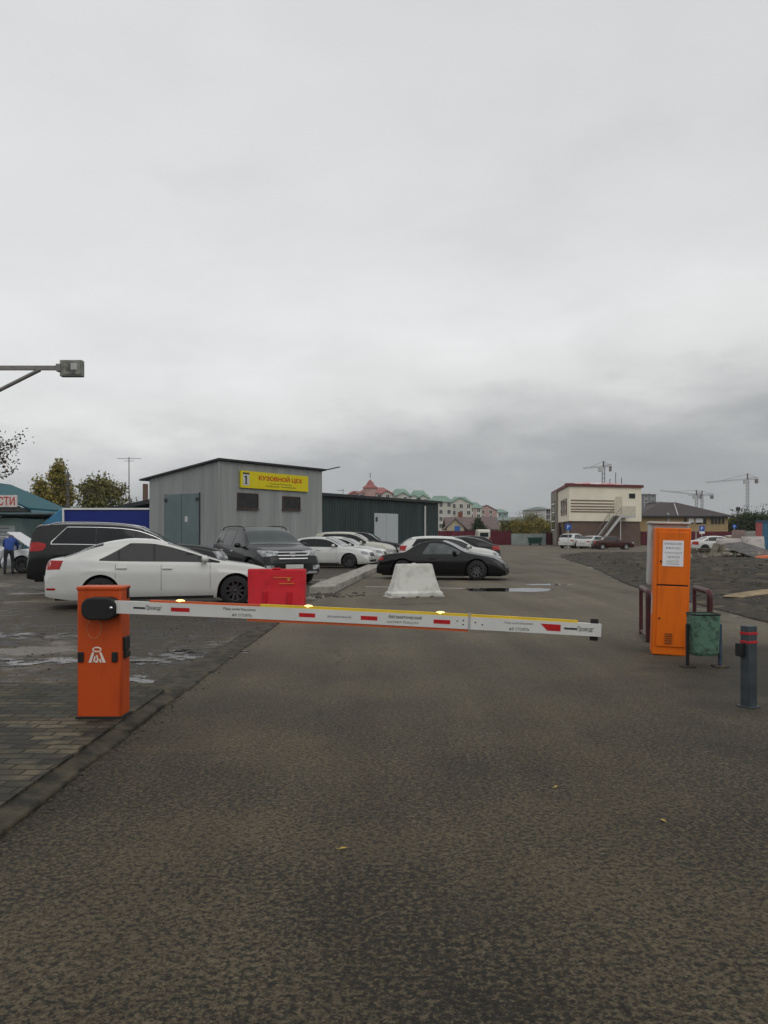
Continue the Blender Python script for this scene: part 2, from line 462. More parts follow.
def make_car(name, label, cat, s, paint, near_rear, heading, group=None, side=-1, rim=None, spokes=10, lowprof=.66, detail=2,
             seams=(), tail=None, head=None, grille=None, plate_rear=True, plate_front=True, extras=None, roofmat=None, glassmat=None, lower=None, centre=None):
    """near_rear: ground point of the rear corner on the side facing the camera (side -1: right side); heading: direction the nose points to."""
    L, W = s.L, s.W; hw, corner = body_fns(s)
    R = Matrix.Rotation(heading, 3, 'Z')
    if centre is not None: base = Vector((centre[0], centre[1], 0)) - R @ Vector((L / 2, 0, 0))
    else: base = Vector((near_rear[0], near_rear[1], 0)) - R @ Vector((0, side * W / 2, 0))
    t = thing(name, label, cat, base, heading, group)
    mb = car_body(s)
    body = mb.build('body', paint, t, recalc=True)
    body.data.set_sharp_from_angle(angle=radians(50))
    bvh = BVHTree.FromPolygons(mb.v, mb.f)
    gm = glassmat or GLASS
    # windows
    X, Y3, Zv = Vector((1, 0, 0)), Vector((0, 1, 0)), Vector((0, 0, 1))
    ga, gb = s.glass[0] * L, s.glass[1] * L
    def win_bot(x): return corner(x)[1] + .035
    def win_top(x):
        yb, zb, yc, zc_, zt = corner(x); b = win_bot(x)
        return b + (zc_ - s.dlo_hi + .02 - b) * min(1, max(0, (x - ga + .015) / s.slant)) ** .85
    cuts = [ga] + [p * L for p in s.pillars] + [gb]
    for sd in (-1, 1):
        if detail >= 2:
            k = 24; top = [(ga - .012 + (gb - ga + .024) * i / k) for i in range(k + 1)]
            for e, mt_, nm_, of_ in ((.020, CHROME, 'window_trim', .002), (.006, TRIM, 'window_frame', .0045)):
                if mt_ is CHROME and not s.glass[2]: continue
                up = [(x + (e - .006) * (1 if i == k else -1.5 if i == 0 else 0), max(win_top(min(max(x, ga), gb)) + e, win_bot(x) + .008)) for i, x in enumerate(top)]
                lowp = [(x + (e - .006) * (1 if i == k else -1.5 if i == 0 else 0), win_bot(x) - e) for i, x in enumerate(top)]
                panel(bvh, lowp + up[::-1], (0, 0, 0), X, Zv, Y3 * sd, mt_, nm_, t, off=of_, step=.09, thick=.006)
        for a, b in zip(cuts[:-1], cuts[1:]):
            a2, b2 = a + (.02 if a != ga else 0), b - (.02 if b != gb else 0)
            k = 12; xx = [a2 + (b2 - a2) * i / k for i in range(k + 1)]
            lo = [(x, win_bot(x)) for x in xx]
            hi = [(x, max(win_top(x), win_bot(x) + .006)) for x in xx]
            panel(bvh, lo + hi[::-1], (0, 0, 0), X, Zv, Y3 * sd, gm, 'side_window', t, off=.007, step=.08)
    def top_poly(a, b, inset):
        k = 10; xx = [a + (b - a) * i / k for i in range(k + 1)]
        pl = [(x, corner(x)[2] - inset) for x in xx]
        return pl + [(x, -y) for x, y in pl[::-1]]
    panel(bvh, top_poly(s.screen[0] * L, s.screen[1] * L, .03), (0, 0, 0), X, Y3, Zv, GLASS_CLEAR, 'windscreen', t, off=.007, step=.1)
    if s.back:
        panel(bvh, top_poly(s.back[0] * L, s.back[1] * L, .0), (0, 0, 0), X, Y3, Zv, GLASS, 'rear_window', t, off=.007, step=.08)
    if roofmat:
        panel(bvh, top_poly(s.back[0] * L - .05, s.screen[1] * L + .02, -.0), (0, 0, 0), X, Y3, Zv, roofmat, 'soft_top', t, off=.004, step=.08)
    # dark underbody that closes the wheel wells
    ub = MB(); xf = s.xr + s.wb
    ub.box((L / 2, 0, s.sill + .14), (L - .35, W - .56, .3))
    ub.box((L / 2, 0, s.sill + .02), (s.wb - 2 * s.R - .16, W - .14, .06))
    for xw in (s.xr, xf):
        ub.box((xw, 0, s.R + .18), (2 * s.R + .1, W - 2 * s.rw - .16, .5))
    ub.build('underbody', UNDER, t)
    for xw in (s.xr, xf):                              # arch lips
        for sd in (-1, 1):
            lp = MB(); Ra = s.R + .06
            yy = (hw(xw) - .09)
            pts = [(xw + Ra * cos(a), sd * yy, s.R + Ra * sin(a)) for a in [pi * (i / 16) for i in range(17)]]
            vv = [(x, sd * (yy - .2), z) for x, y, z in pts] + [(x, sd * (yy + .06), z) for x, y, z in pts]
            lp.add(vv, [(i, i + 1, 18 + i, 17 + i) for i in range(16)], True)
            lp.build('wheel_arch', UNDER, t, recalc=False)
    tm, rm, dm = wheel_mesh(s.R, s.rw, spokes, rim or RIM_DARK, lowprof)
    for xw in (s.xr, xf):
        for sd in (-1, 1):
            w = link('wheel', tm, t, (xw, sd * (hw(xw) - .03 - s.rw / 2), s.R))
            if sd < 0: w.rotation_euler = (0, 0, pi)
            r_ = link('rim', rm, w)
            if detail >= 2: link('brake_disc', dm, w)
    # lamps
    def side_lamp(nm, pos, ang, poly, mt):
        for sd in (-1, 1):
            d = Vector((cos(ang), sin(ang) * sd, 0)); u = Vector((-sin(ang) * sd, cos(ang), 0)) * sd
            panel(bvh, poly, (pos[0], pos[1] * sd, pos[2]), u, Zv, d, mt, nm, t, off=.006, step=.06)
    th = tail or dict(z=s.belt(.03) - .12, w=.30, h=.15, ang=150)
    if th: side_lamp('taillight', (th.get('x', 0.05), W / 2 * .84, th['z']), radians(th['ang']), th.get('poly') or [(-th['w'] / 2, -th['h'] / 2), (th['w'] / 2, -th['h'] / 2 + .02), (th['w'] / 2, th['h'] / 2), (-th['w'] / 2, th['h'] / 2)], LAMP_RED)
    hd = head or dict(z=.68, w=.42, h=.15, ang=38)
    side_lamp('headlight', (L - .12, W / 2 * .80, hd['z']), radians(hd['ang']), hd.get('poly') or [(-hd['w'] / 2, -hd['h'] / 2), (hd['w'] / 2 * .7, -hd['h'] * .35), (hd['w'] / 2, hd['h'] * .6), (-hd['w'] * .3, hd['h'] / 2)], hd.get('mat') or LAMP_CLEAR)
    gr = grille or dict(z=.62, w=.75, h=.16)
    panel(bvh, [(-gr['w'] / 2 * .85, -gr['h'] / 2), (gr['w'] / 2 * .85, -gr['h'] / 2), (gr['w'] / 2, gr['h'] / 2), (-gr['w'] / 2, gr['h'] / 2)], (L, 0, gr['z']), Y3, Zv, X, TRIM, 'grille', t, off=.006, step=.1)
    panel(bvh, [(-.5, -.05), (.5, -.05), (.56, .05), (-.56, .05)], (L, 0, s.sill + .14), Y3, Zv, X, TRIM, 'lower_grille', t, off=.006, step=.1)
    if plate_front:
        pf = MB(); hit = bvh.ray_cast(Vector((L + 2, 0, s.sill + .26)), Vector((-1, 0, 0)))[0]
        pf.box((hit.x + .016, 0, s.sill + .26), (.018, .52, .115)); pf.build('number_plate', PLATE, t, bevel=.004)
    if plate_rear:
        pf = MB(); hit = bvh.ray_cast(Vector((-2, 0, s.sill + .42)), Vector((1, 0, 0)))[0]
        pf.box((hit.x - .014, 0, s.sill + .42), (.018, .52, .115)); pf.build('number_plate', PLATE, t, bevel=.004)
    # mirrors
    mx = (s.screen[0] - .098) * L
    for sd in (-1, 1):
        mm = MB(); yy = hw(mx) * .955; zz = corner(mx)[1] + .10
        mm.ball((mx + .02, sd * (yy + .13), zz), (.075, .105, .075), 12, 8)
        mm.box((mx + .03, sd * (yy + .03), zz - .055), (.06, .12, .035))
        mm.build('mirror', paint if detail < 2 or not (extras and extras.get('dark_mirror')) else TRIM, t)
    # doors and handles
    if detail >= 2:
        for xd in seams:
            x = xd * L
            for sd in (-1, 1):
                panel(bvh, [(x - .0035, s.sill + .1), (x + .0035, s.sill + .1), (x + .0035, corner(x)[1] + .02), (x - .0035, corner(x)[1] + .02)], (0, 0, 0), X, Zv, Y3 * sd, SEAM, 'door_gap', t, off=.002, step=.09, thick=.004)
        for xd in seams[:-1]:
            x = xd * L + .12
            for sd in (-1, 1):
                z = corner(x)[1] - .11
                hit = bvh.ray_cast(Vector((x, sd * 3, z)), Vector((0, -sd, 0)))[0]
                hm = MB(); hm.box((x, hit.y + sd * .018, z), (.2, .03, .032)); hm.build('door_handle', paint if not (extras and extras.get('chrome_handle')) else CHROME, t, bevel=.008)
    if lower:                                            # dark cladding along the sill
        for sd in (-1, 1):
            a, b = s.xr + s.R + .08, xf - s.R - .08
            panel(bvh, [(a, s.sill + .005), (b, s.sill + .005), (b, s.sill + lower), (a, s.sill + lower)], (0, 0, 0), X, Zv, Y3 * sd, TRIM, 'sill_trim', t, off=.008, step=.12)
    t_ = (t, bvh, corner, hw)
    return t_

def roof_rails(t, corner, L, a, b, mt):
    for sd in (-1, 1):
        m = MB(); pts = []
        for i in range(13):
            x = (a + (b - a) * i / 12) * L; yb, zb, yc, zc, zt = corner(x)
            dz = .055 if 0 < i < 12 else .0
            pts.append((x, sd * (yc - .03), zc + (zt - zc) * .55 + dz))
        m.tube(pts, .018, 6); m.build('roof_rail', mt, t)

PAINT = {
    'white': mat('white_car_paint', (.54, .545, .525), rough=.35, var=.04, scale=2.5, coat=.8),
    'cream': mat('cream_car_paint', (.48, .47, .41), rough=.4, var=.05, scale=2.5, coat=.6),
    'black': mat('black_car_paint', (.006, .006, .0065), rough=.4, var=.2, scale=2.5, coat=.28, spec=.05),
    'satin': mat('satin_black_paint', (.006, .006, .0065), rough=.45, var=.2, scale=2.5, coat=.6, spec=.05),
    'anthracite': mat('anthracite_car_paint', (.012, .0125, .013), rough=.4, var=.2, scale=2.5, coat=.45, spec=.08),
    'grey': mat('grey_car_paint', (.16, .17, .18), rough=.35, var=.1, scale=2.5, coat=.8),
    'silver': mat('silver_car_paint', (.5, .51, .52), rough=.32, metal=.4, var=.06, scale=2.5, coat=.8),
    'brown': mat('maroon_brown_paint', (.045, .012, .008), rough=.45, var=.15, scale=2.5, coat=.15),
    'red': mat('dark_red_paint', (.20, .018, .018), rough=.35, var=.1, scale=2.5, coat=.8),
}
LIFTBACK = car_spec(4.69, 1.81, 2.69, 1.05, .325,
    [(0, .80), (.006, .95), (.02, 1.02), (.07, 1.055), (.11, 1.12), (.16, 1.225), (.224, 1.335), (.29, 1.40), (.36, 1.435), (.43, 1.425), (.50, 1.36), (.60, 1.20), (.68, 1.06), (.74, .972), (.81, .92), (.9, .85), (.955, .76), (.985, .67), (1, .54)],
    [(0, .62), (.02, .88), (.12, .965), (.3, .94), (.68, .90), (.85, .82), (.95, .66), (1, .44)],
    (.222, .725, False), (.755, .505), (.075, .235), (.30, .447), slant=.60, sill=.19)
SUV_BIG = car_spec(5.1, 1.95, 3.07, 1.08, .39,
    [(0, .78), (.004, 1.0), (.012, 1.30), (.032, 1.68), (.05, 1.775), (.085, 1.79), (.2, 1.815), (.33, 1.81), (.44, 1.785), (.53, 1.715), (.61, 1.56), (.715, 1.285), (.85, 1.21), (.95, 1.09), (.988, .95), (1, .72)],
    [(0, .70), (.02, 1.14), (.1, 1.245), (.4, 1.225), (.70, 1.19), (.78, 1.14), (.88, 1.06), (.96, .88), (1, .6)],
    (.125, .685, True), (.73, .52), (.012, .07), (.335, .53), slant=.36, sill=.3, tum=.3)
SUV_MID = car_spec(4.7, 1.92, 2.7, 1.02, .365,
    [(0, .75), (.006, .98), (.02, 1.15), (.06, 1.40), (.12, 1.58), (.25, 1.665), (.38, 1.68), (.5, 1.66), (.58, 1.57), (.73, 1.16), (.86, 1.06), (.95, .96), (.985, .84), (1, .66)],
    [(0, .6), (.02, .95), (.1, 1.12), (.25, 1.08), (.72, 1.0), (.88, .93), (.96, .76), (1, .52)],
    (.13, .70, False), (.745, .565), (.03, .11), (.265, .465), slant=.45, sill=.27, tum=.34)
CABRIO = car_spec(4.37, 1.80, 2.475, .93, .335,
    [(0, .52), (.015, .74), (.05, .83), (.15, .89), (.22, .93), (.27, 1.06), (.33, 1.22), (.40, 1.31), (.46, 1.335), (.51, 1.315), (.58, 1.20), (.70, .93), (.78, .86), (.88, .78), (.95, .66), (.985, .56), (1, .44)],
    [(0, .40), (.04, .70), (.15, .86), (.25, .85), (.42, .82), (.7, .83), (.85, .74), (.95, .56), (1, .36)],
    (.37, .655, False), (.71, .515), (.25, .34), (), sill=.14, tum=.5, plan=(.2, 2.6, .16, 3.0))
HATCH = car_spec(4.25, 1.79, 2.63, .8, .32,
    [(0, .78), (.008, 1.0), (.03, 1.13), (.09, 1.33), (.15, 1.42), (.33, 1.465), (.5, 1.44), (.6, 1.34), (.745, 1.01), (.87, .92), (.96, .79), (.988, .68), (1, .55)],
    [(0, .6), (.02, .9), (.12, .99), (.3, .96), (.7, .91), (.86, .83), (.95, .66), (1, .46)],
    (.13, .705, False), (.765, .55), (.03, .13), (.27, .47), sill=.19)
SEDAN = car_spec(4.6, 1.8, 2.72, 1.0, .325,
    [(0, .75), (.008, .95), (.03, 1.02), (.12, 1.07), (.2, 1.22), (.29, 1.37), (.42, 1.43), (.52, 1.41), (.6, 1.32), (.73, 1.0), (.86, .92), (.95, .80), (.985, .70), (1, .56)],
    [(0, .58), (.03, .90), (.15, .97), (.3, .945), (.7, .91), (.86, .82), (.95, .66), (1, .46)],
    (.2, .69, False), (.75, .55), (.12, .27), (.28, .465), slant=.5, sill=.19)
BOXY = car_spec(4.1, 1.65, 2.42, .85, .295,
    [(0, .72), (.01, .90), (.05, .93), (.19, .955), (.29, 1.28), (.34, 1.38), (.45, 1.42), (.56, 1.38), (.66, .98), (.8, .95), (.96, .85), (.985, .78), (1, .6)],
    [(0, .6), (.03, .86), (.2, .90), (.6, .88), (.85, .85), (.96, .74), (1, .5)],
    (.25, .615, True), (.665, .57), (.2, .31), (.31, .465), sill=.22, tum=.35, plan=(.06, 5, .05, 5))

# ------------------------------------------------------------------ ground, road, pavement, dirt
def ground_mat(name, light, dark, blot_scale, blot_lo, blot_hi, big_scale, big_amt, grain, rough, bump, wet=None, brick=None, third=None, mid=.16, dots=None, cracks=False, far_tone=None):
    m = bpy.data.materials.new(name); m.use_nodes = True; nt = m.node_tree; N, Lk = nt.nodes, nt.links
    b = N['Principled BSDF']; tx = N.new('ShaderNodeTexCoord')
    def noise_(scale, det, ro=.55, dist=0.0):
        n = N.new('ShaderNodeTexNoise'); n.inputs['Scale'].default_value = scale; n.inputs['Detail'].default_value = det
        n.inputs['Roughness'].default_value = ro; n.inputs['Distortion'].default_value = dist
        Lk.new(tx.outputs['Object'], n.inputs['Vector']); return n.outputs[0]
    def ramp(src, a, c):
        r = N.new('ShaderNodeMapRange'); r.interpolation_type = 'SMOOTHSTEP'
        r.inputs['From Min'].default_value = a; r.inputs['From Max'].default_value = c; Lk.new(src, r.inputs['Value']); return r.outputs[0]
    def math_(op, a, c):
        n = N.new('ShaderNodeMath'); n.operation = op
        for i, q in enumerate((a, c)):
            if isinstance(q, (int, float)): n.inputs[i].default_value = q
            else: Lk.new(q, n.inputs[i])
        return n.outputs[0]
    def mix(f, a, c, mode='MIX'):
        n = N.new('ShaderNodeMix'); n.data_type = 'RGBA'; n.blend_type = mode
        if isinstance(f, (int, float)): n.inputs[0].default_value = f
        else: Lk.new(f, n.inputs[0])
        for i, q in ((6, a), (7, c)):
            if isinstance(q, tuple): n.inputs[i].default_value = (*q, 1)
            else: Lk.new(q, n.inputs[i])
        return n.outputs[2]
    blot = noise_(blot_scale, 6 if cracks else 3, .78 if cracks else .6, .15)
    area = noise_(.55, 3)
    sh = math_('MULTIPLY', math_('SUBTRACT', area, .5), mid * 2)
    wetmask = ramp(math_('ADD', blot, sh), blot_lo, blot_hi)
    col = mix(wetmask, light, dark)
    if far_tone:          # paler asphalt farther along the road
        sx = N.new('ShaderNodeSeparateXYZ'); Lk.new(tx.outputs['Object'], sx.inputs[0])
        dd = ramp(math_('ADD', sx.outputs[1], math_('MULTIPLY', math_('SUBTRACT', noise_(.35, 4), .5), 9.0)), far_tone[0], far_tone[1])
        col = mix(dd, col, mix(math_('MULTIPLY', wetmask, .35), far_tone[2], dark))
    if far_tone:          # uneven darker patch of ground beside the payment machine
        def sq(o, c, k): return math_('POWER', math_('DIVIDE', math_('ABSOLUTE', math_('SUBTRACT', o, c), 0), k), 2.0)
        dd2 = math_('ADD', math_('ADD', sq(sx.outputs[0], 5.0, 2.1), sq(sx.outputs[1], 8.7, 2.5)), math_('MULTIPLY', math_('SUBTRACT', noise_(1.1, 5), .5), 2.4))
        col = mix(math_('MULTIPLY', math_('SUBTRACT', 1.0, ramp(dd2, .35, 1.15)), .72), col, (.022, .020, .0165))
    if third:
        col = mix(math_('MULTIPLY', ramp(noise_(third[1], 6, .6), third[2], third[3]), third[4]), col, third[0])
    big = noise_(big_scale, 4)
    g = N.new('ShaderNodeMapRange'); g.inputs['To Min'].default_value = 1 - big_amt; g.inputs['To Max'].default_value = 1 + big_amt
    g.inputs['From Min'].default_value = .3; g.inputs['From Max'].default_value = .7; Lk.new(big, g.inputs['Value'])
    fine = N.new('ShaderNodeMapRange'); fine.inputs['To Min'].default_value = 1 - grain; fine.inputs['To Max'].default_value = 1 + grain
    if cracks:       # single stones of the aggregate, and worn lanes along the road
        vo = N.new('ShaderNodeTexVoronoi'); vo.inputs['Scale'].default_value = 85; Lk.new(tx.outputs['Object'], vo.inputs['Vector'])
        sc_ = N.new('ShaderNodeSeparateColor'); Lk.new(vo.outputs['Color'], sc_.inputs[0])
        st = N.new('ShaderNodeMapRange'); st.inputs['To Min'].default_value = .62; st.inputs['To Max'].default_value = 1.42; Lk.new(sc_.outputs[0], st.inputs['Value'])
        mpl = N.new('ShaderNodeMapping'); mpl.inputs['Scale'].default_value = (1.5, .13, 1); Lk.new(tx.outputs['Object'], mpl.inputs[0])
        nl = N.new('ShaderNodeTexNoise'); nl.inputs['Scale'].default_value = 1.0; nl.inputs['Detail'].default_value = 6; Lk.new(mpl.outputs[0], nl.inputs['Vector'])
        ln_ = N.new('ShaderNodeMapRange'); ln_.inputs['From Min'].default_value = .3; ln_.inputs['From Max'].default_value = .7; ln_.inputs['To Min'].default_value = .80; ln_.inputs['To Max'].default_value = 1.20; Lk.new(nl.outputs[0], ln_.inputs['Value'])
    fn = noise_(170, 2, .7); Lk.new(fn, fine.inputs['Value']); fine.inputs['From Min'].default_value = .3; fine.inputs['From Max'].default_value = .7
    tone = math_('MULTIPLY', g.outputs[0], fine.outputs[0])
    if cracks: tone = math_('MULTIPLY', tone, math_('MULTIPLY', st.outputs[0], ln_.outputs[0]))
    tc_ = N.new('ShaderNodeCombineColor'); [Lk.new(tone, tc_.inputs[i]) for i in range(3)]
    col = mix(1.0, col, tc_.outputs[0], 'MULTIPLY')
    if dots:        # pale stone chips
        vr = N.new('ShaderNodeTexVoronoi'); vr.inputs['Scale'].default_value = dots[0]; Lk.new(tx.outputs['Object'], vr.inputs['Vector'])
        dm = math_('MULTIPLY', math_('SUBTRACT', 1.0, ramp(vr.outputs['Distance'], dots[1], dots[1] * 1.6)), ramp(noise_(2.2, 2), .5, .62))
        col = mix(dm, col, dots[2])
    if cracks:
        ns = N.new('ShaderNodeTexNoise'); ns.inputs['Scale'].default_value = 1.3; ns.inputs['Detail'].default_value = 5; Lk.new(tx.outputs['Object'], ns.inputs['Vector'])
        va = N.new('ShaderNodeVectorMath'); va.operation = 'MULTIPLY_ADD'; va.inputs[1].default_value = (.7, .5, 0); Lk.new(ns.outputs['Color'], va.inputs[0]); Lk.new(tx.outputs['Object'], va.inputs[2])
        vr = N.new('ShaderNodeTexVoronoi'); vr.feature = 'DISTANCE_TO_EDGE'; vr.inputs['Scale'].default_value = .28; Lk.new(va.outputs[0], vr.inputs['Vector'])
        cm = math_('MULTIPLY', math_('SUBTRACT', 1.0, ramp(vr.outputs['Distance'], .001, .0042)), ramp(noise_(.7, 2), .50, .60))
        col = mix(math_('MULTIPLY', cm, .5), col, (.016, .015, .013))
    hgt = math_('ADD', math_('MULTIPLY', fn, .35), math_('MULTIPLY', noise_(60, 3), .5))
    if brick:
        mp = N.new('ShaderNodeMapping'); mp.inputs['Rotation'].default_value = (0, 0, brick['rot']); Lk.new(tx.outputs['Object'], mp.inputs[0])
        ns = N.new('ShaderNodeTexNoise'); ns.inputs['Scale'].default_value = 3.0; Lk.new(tx.outputs['Object'], ns.inputs['Vector'])
        va = N.new('ShaderNodeVectorMath'); va.operation = 'MULTIPLY_ADD'; va.inputs[1].default_value = (.03, .03, 0)
        Lk.new(ns.outputs['Color'], va.inputs[0]); Lk.new(mp.outputs[0], va.inputs[2])
        bt = N.new('ShaderNodeTexBrick'); bt.inputs['Scale'].default_value = 1.0
        bt.inputs['Brick Width'].default_value = brick['w']; bt.inputs['Row Height'].default_value = brick['h']
        bt.inputs['Mortar Size'].default_value = .010; bt.inputs['Mortar Smooth'].default_value = .4
        bt.inputs['Color1'].default_value = (.5, .5, .5, 1); bt.inputs['Color2'].default_value = (1.45, 1.42, 1.32, 1); bt.inputs['Mortar'].default_value = (.26, .26, .19, 1)
        Lk.new(va.outputs[0], bt.inputs['Vector'])
        col = mix(.85, col, bt.outputs['Color'], 'MULTIPLY')
        hgt = math_('ADD', math_('MULTIPLY', hgt, .6), math_('MULTIPLY', math_('SUBTRACT', 1.0, bt.outputs['Fac']), 1.5))
    Lk.new(col, b.inputs['Base Color'])
    r = N.new('ShaderNodeMapRange'); r.inputs['To Min'].default_value = rough[0]; r.inputs['To Max'].default_value = rough[1]
    Lk.new(wetmask, r.inputs['Value']); ro = r.outputs[0]
    if wet:
        w = ramp(noise_(wet[0], 5, .6), wet[1], wet[2])
        n = N.new('ShaderNodeMix'); n.data_type = 'FLOAT'; Lk.new(w, n.inputs[0]); Lk.new(ro, n.inputs[2]); n.inputs[3].default_value = wet[3]
        ro = n.outputs[0]
    Lk.new(ro, b.inputs['Roughness']); b.inputs['Specular IOR Level'].default_value = .25
    bp = N.new('ShaderNodeBump'); bp.inputs['Strength'].default_value = bump; bp.inputs['Distance'].default_value = .012
    Lk.new(hgt, bp.inputs['Height']); Lk.new(bp.outputs[0], b.inputs['Normal'])
    MATS[name] = m
    return m

ASPHALT = ground_mat('asphalt', (.079, .0635, .0410), (.0155, .014, .0098), 36, .465, .55, .23, .17, .30, (.95, .75), .45, third=((.030, .026, .020), .45, .56, .68, .55), mid=.16, cracks=True, far_tone=(2.5, 17, (.125, .106, .0765)))
LOT = ground_mat('muddy_lot', (.058, .047, .032), (.018, .016, .012), 4.5, .42, .62, .16, .25, .35, (.85, .5), .8, wet=(.35, .56, .66, .22), third=((.125, .10, .07), .35, .5, .66, .75), mid=.2, dots=(14, .16, (.16, .14, .12)))
DIRT = ground_mat('dug_soil', (.050, .041, .029), (.021, .0185, .0145), 2.2, .40, .62, .2, .25, .45, (.95, .8), 1.0, third=((.10, .080, .054), .9, .52, .64, .75), mid=.2, dots=(7, .13, (.17, .15, .12)))
PAVERS = ground_mat('mossy_pavers', (.092, .078, .055), (.029, .027, .020), 5.0, .42, .62, .6, .25, .35, (.9, .7), 1.0, brick=dict(rot=.03, w=.23, h=.115), third=((.035, .036, .026), .9, .46, .62, .75), mid=.2)
KERBM = mat('weathered_concrete', (.29, .275, .24), rough=.9, var=.35, scale=5, bump=.6, bscale=45, detail=9)
KERBD = mat('dirty_kerb_stone', (.024, .022, .016), rough=.95, col2=(.078, .066, .045), scale=7, thr=(.38, .66), bump=.8, bscale=50, detail=10)
MARK = mat('worn_road_paint', (.46, .46, .45), rough=.7, col2=(.13, .12, .10), scale=7, thr=(.55, .75), detail=9)
WATER = mat('puddle_water', (.012, .012, .011), rough=.02, var=.2, scale=2, spec=.5)
# thin films of water broken by the grit that stands out of them
FILM = mat('water_film', (.03, .027, .022), rough=.10, var=.3, scale=5, spec=.45, bump=.25, bscale=14)
_nt = FILM.node_tree; _tx = _nt.nodes['Texture Coordinate']; _nz = _nt.nodes.new('ShaderNodeTexNoise'); _nz.inputs['Scale'].default_value = 3.6; _nz.inputs['Detail'].default_value = 7; _nz.inputs['Roughness'].default_value = .65
_nt.links.new(_tx.outputs['Object'], _nz.inputs['Vector']); _mr = _nt.nodes.new('ShaderNodeMapRange'); _mr.inputs['From Min'].default_value = .46; _mr.inputs['From Max'].default_value = .54
_nt.links.new(_nz.outputs[0], _mr.inputs['Value']); _nt.links.new(_mr.outputs[0], _nt.nodes['Principled BSDF'].inputs['Alpha'])

def sheet(name, pts, z, mt, kind='structure', sub=None):
    bm = bmesh.new(); f = bm.faces.new([bm.verts.new((x, y, z)) for x, y in pts])
    bmesh.ops.triangulate(bm, faces=bm.faces); bmesh.ops.recalc_face_normals(bm, faces=bm.faces)
    for f in bm.faces:
        if f.normal.z < 0: f.normal_flip()
    me = bpy.data.meshes.new(name); bm.to_mesh(me); bm.free(); me.materials.append(mt)
    return tag(link(name, me), kind=kind)

sheet('ground', [(-900, -60), (900, -60), (900, 1500), (-900, 1500)], -.004, LOT)
rnd = random.Random(4)
def edge_x(y):                                   # right edge of the asphalt
    return pchip([(-40, 5.8), (2, 5.9), (9, 6.1), (13.3, 6.4), (21.8, 7.0), (35, 9.2), (60, 13.2), (66, 16), (72, 26)])(y)
L_edge = [(-1.93, -40), (-1.93, 3.8), (-1.95, 6.7), (-1.85, 12.6), (-1.75, 17), (-1.2, 20.7), (-.1, 35.3), (-1, 37.5), (-6, 50), (-6, 130)]
R_edge = []
y = -40.0
while y < 72:
    R_edge.append((edge_x(y) + .40 * noise.noise(Vector((y * .7, 3, 0))) + .20 * noise.noise(Vector((y * 2.9, 5, 0))), y)); y += .35 if y > 0 else 5
R_edge += [(60, 74), (60, 130)]
LL = []
for (xa, ya), (xb, yb) in zip(L_edge[:-1], L_edge[1:]):
    k = max(1, int((yb - ya) / .3)) if -1 < ya < 18 else 1
    for i in range(k):
        t = i / k; yy = ya + (yb - ya) * t
        LL.append((xa + (xb - xa) * t + (.05 * noise.noise(Vector((yy * 1.7, 9, 0))) + .03 * noise.noise(Vector((yy * 6, 2, 0))) if k > 1 else 0), yy))
LL.append(L_edge[-1])
sheet('road', LL + R_edge[::-1], .0, ASPHALT)
# strip of asphalt before the far building
# the dug-over ground on the far side of the road
def dirt_h(x, yv):
    dx = max(0, x - edge_x(yv) - .12)
    n = noise.fractal(Vector((x * .55, yv * .8, 0)), 1.0, 2.1, 5) * .5 + .42
    n2 = noise.noise(Vector((x * 2.6, yv * 3.4, 4))) * .05 + noise.noise(Vector((x * 7, yv * 8, 1))) * .025
    r_ = min(1, dx / 1.8) * min(1, (68 - yv) / 6) * min(1, (yv - 7.0) / 5)
    return max(0, .02 + (max(0, n) * (.24 if yv > 12 else .09) + n2 + .03) * r_)
def dirt_ground():
    V, F = [], []; ny, nx = 300, 150
    ys = [7.0 * (68 / 7.0) ** (j / ny) for j in range(ny + 1)]
    for yv in ys:
        e = edge_x(yv) + .12
        for i in range(nx + 1):
            dx = 42 * (i / nx) ** 1.7; x = e + dx
            n = noise.fractal(Vector((x * .55, yv * .8, 0)), 1.0, 2.1, 5) * .5 + .42
            n2 = noise.noise(Vector((x * 2.6, yv * 3.4, 4))) * .05 + noise.noise(Vector((x * 7, yv * 8, 1))) * .025
            ramp_ = min(1, dx / 1.8) * min(1, (68 - yv) / 6) * min(1, (yv - 7.0) / 5)
            amp = .24 if yv > 12 else .09
            V.append((x, yv, max(.0, .02 + (max(0, n) * amp + n2 + .03) * ramp_) if dx else -.03))
    for j in range(ny):
        for i in range(nx):
            a = j * (nx + 1) + i; F.append((a, a + 1, a + nx + 2, a + nx + 1))
    mb = MB(); mb.add(V, F, True); return tag(mb.build('dirt_ground', DIRT, recalc=False), kind='structure')
dirt_ground()
SAND = mat('tan_sand', (.26, .20, .125), rough=.95, var=.3, scale=3, bump=.6, bscale=30)
mb = MB(); V, F = [(0, 0, .17)], []
for k in range(1, 9):
    for i in range(48):
        a = 2 * pi * i / 48; q = k / 8 * (1 + .18 * noise.noise(Vector((cos(a) * 1.6, sin(a) * 1.6, 5)))); h = .17 * (1 - (k / 8) ** 2) + .03 * noise.noise(Vector((q * cos(a) * 5, q * sin(a) * 5, 1))) * (k < 8)
        V.append((2.4 * q * cos(a), .62 * q * sin(a), max(h, 0) if k < 8 else -.02))
F += [(0, 1 + i, 1 + (i + 1) % 48) for i in range(48)]
for k in range(7):
    for i in range(48): F.append((1 + k * 48 + i, 1 + (k + 1) * 48 + i, 1 + (k + 1) * 48 + (i + 1) % 48, 1 + k * 48 + (i + 1) % 48))
mb.add(V, F, True); o_ = mb.build('sand_patch', SAND); o_.location = (9.9, 18.2, .13); tag(o_, kind='structure')

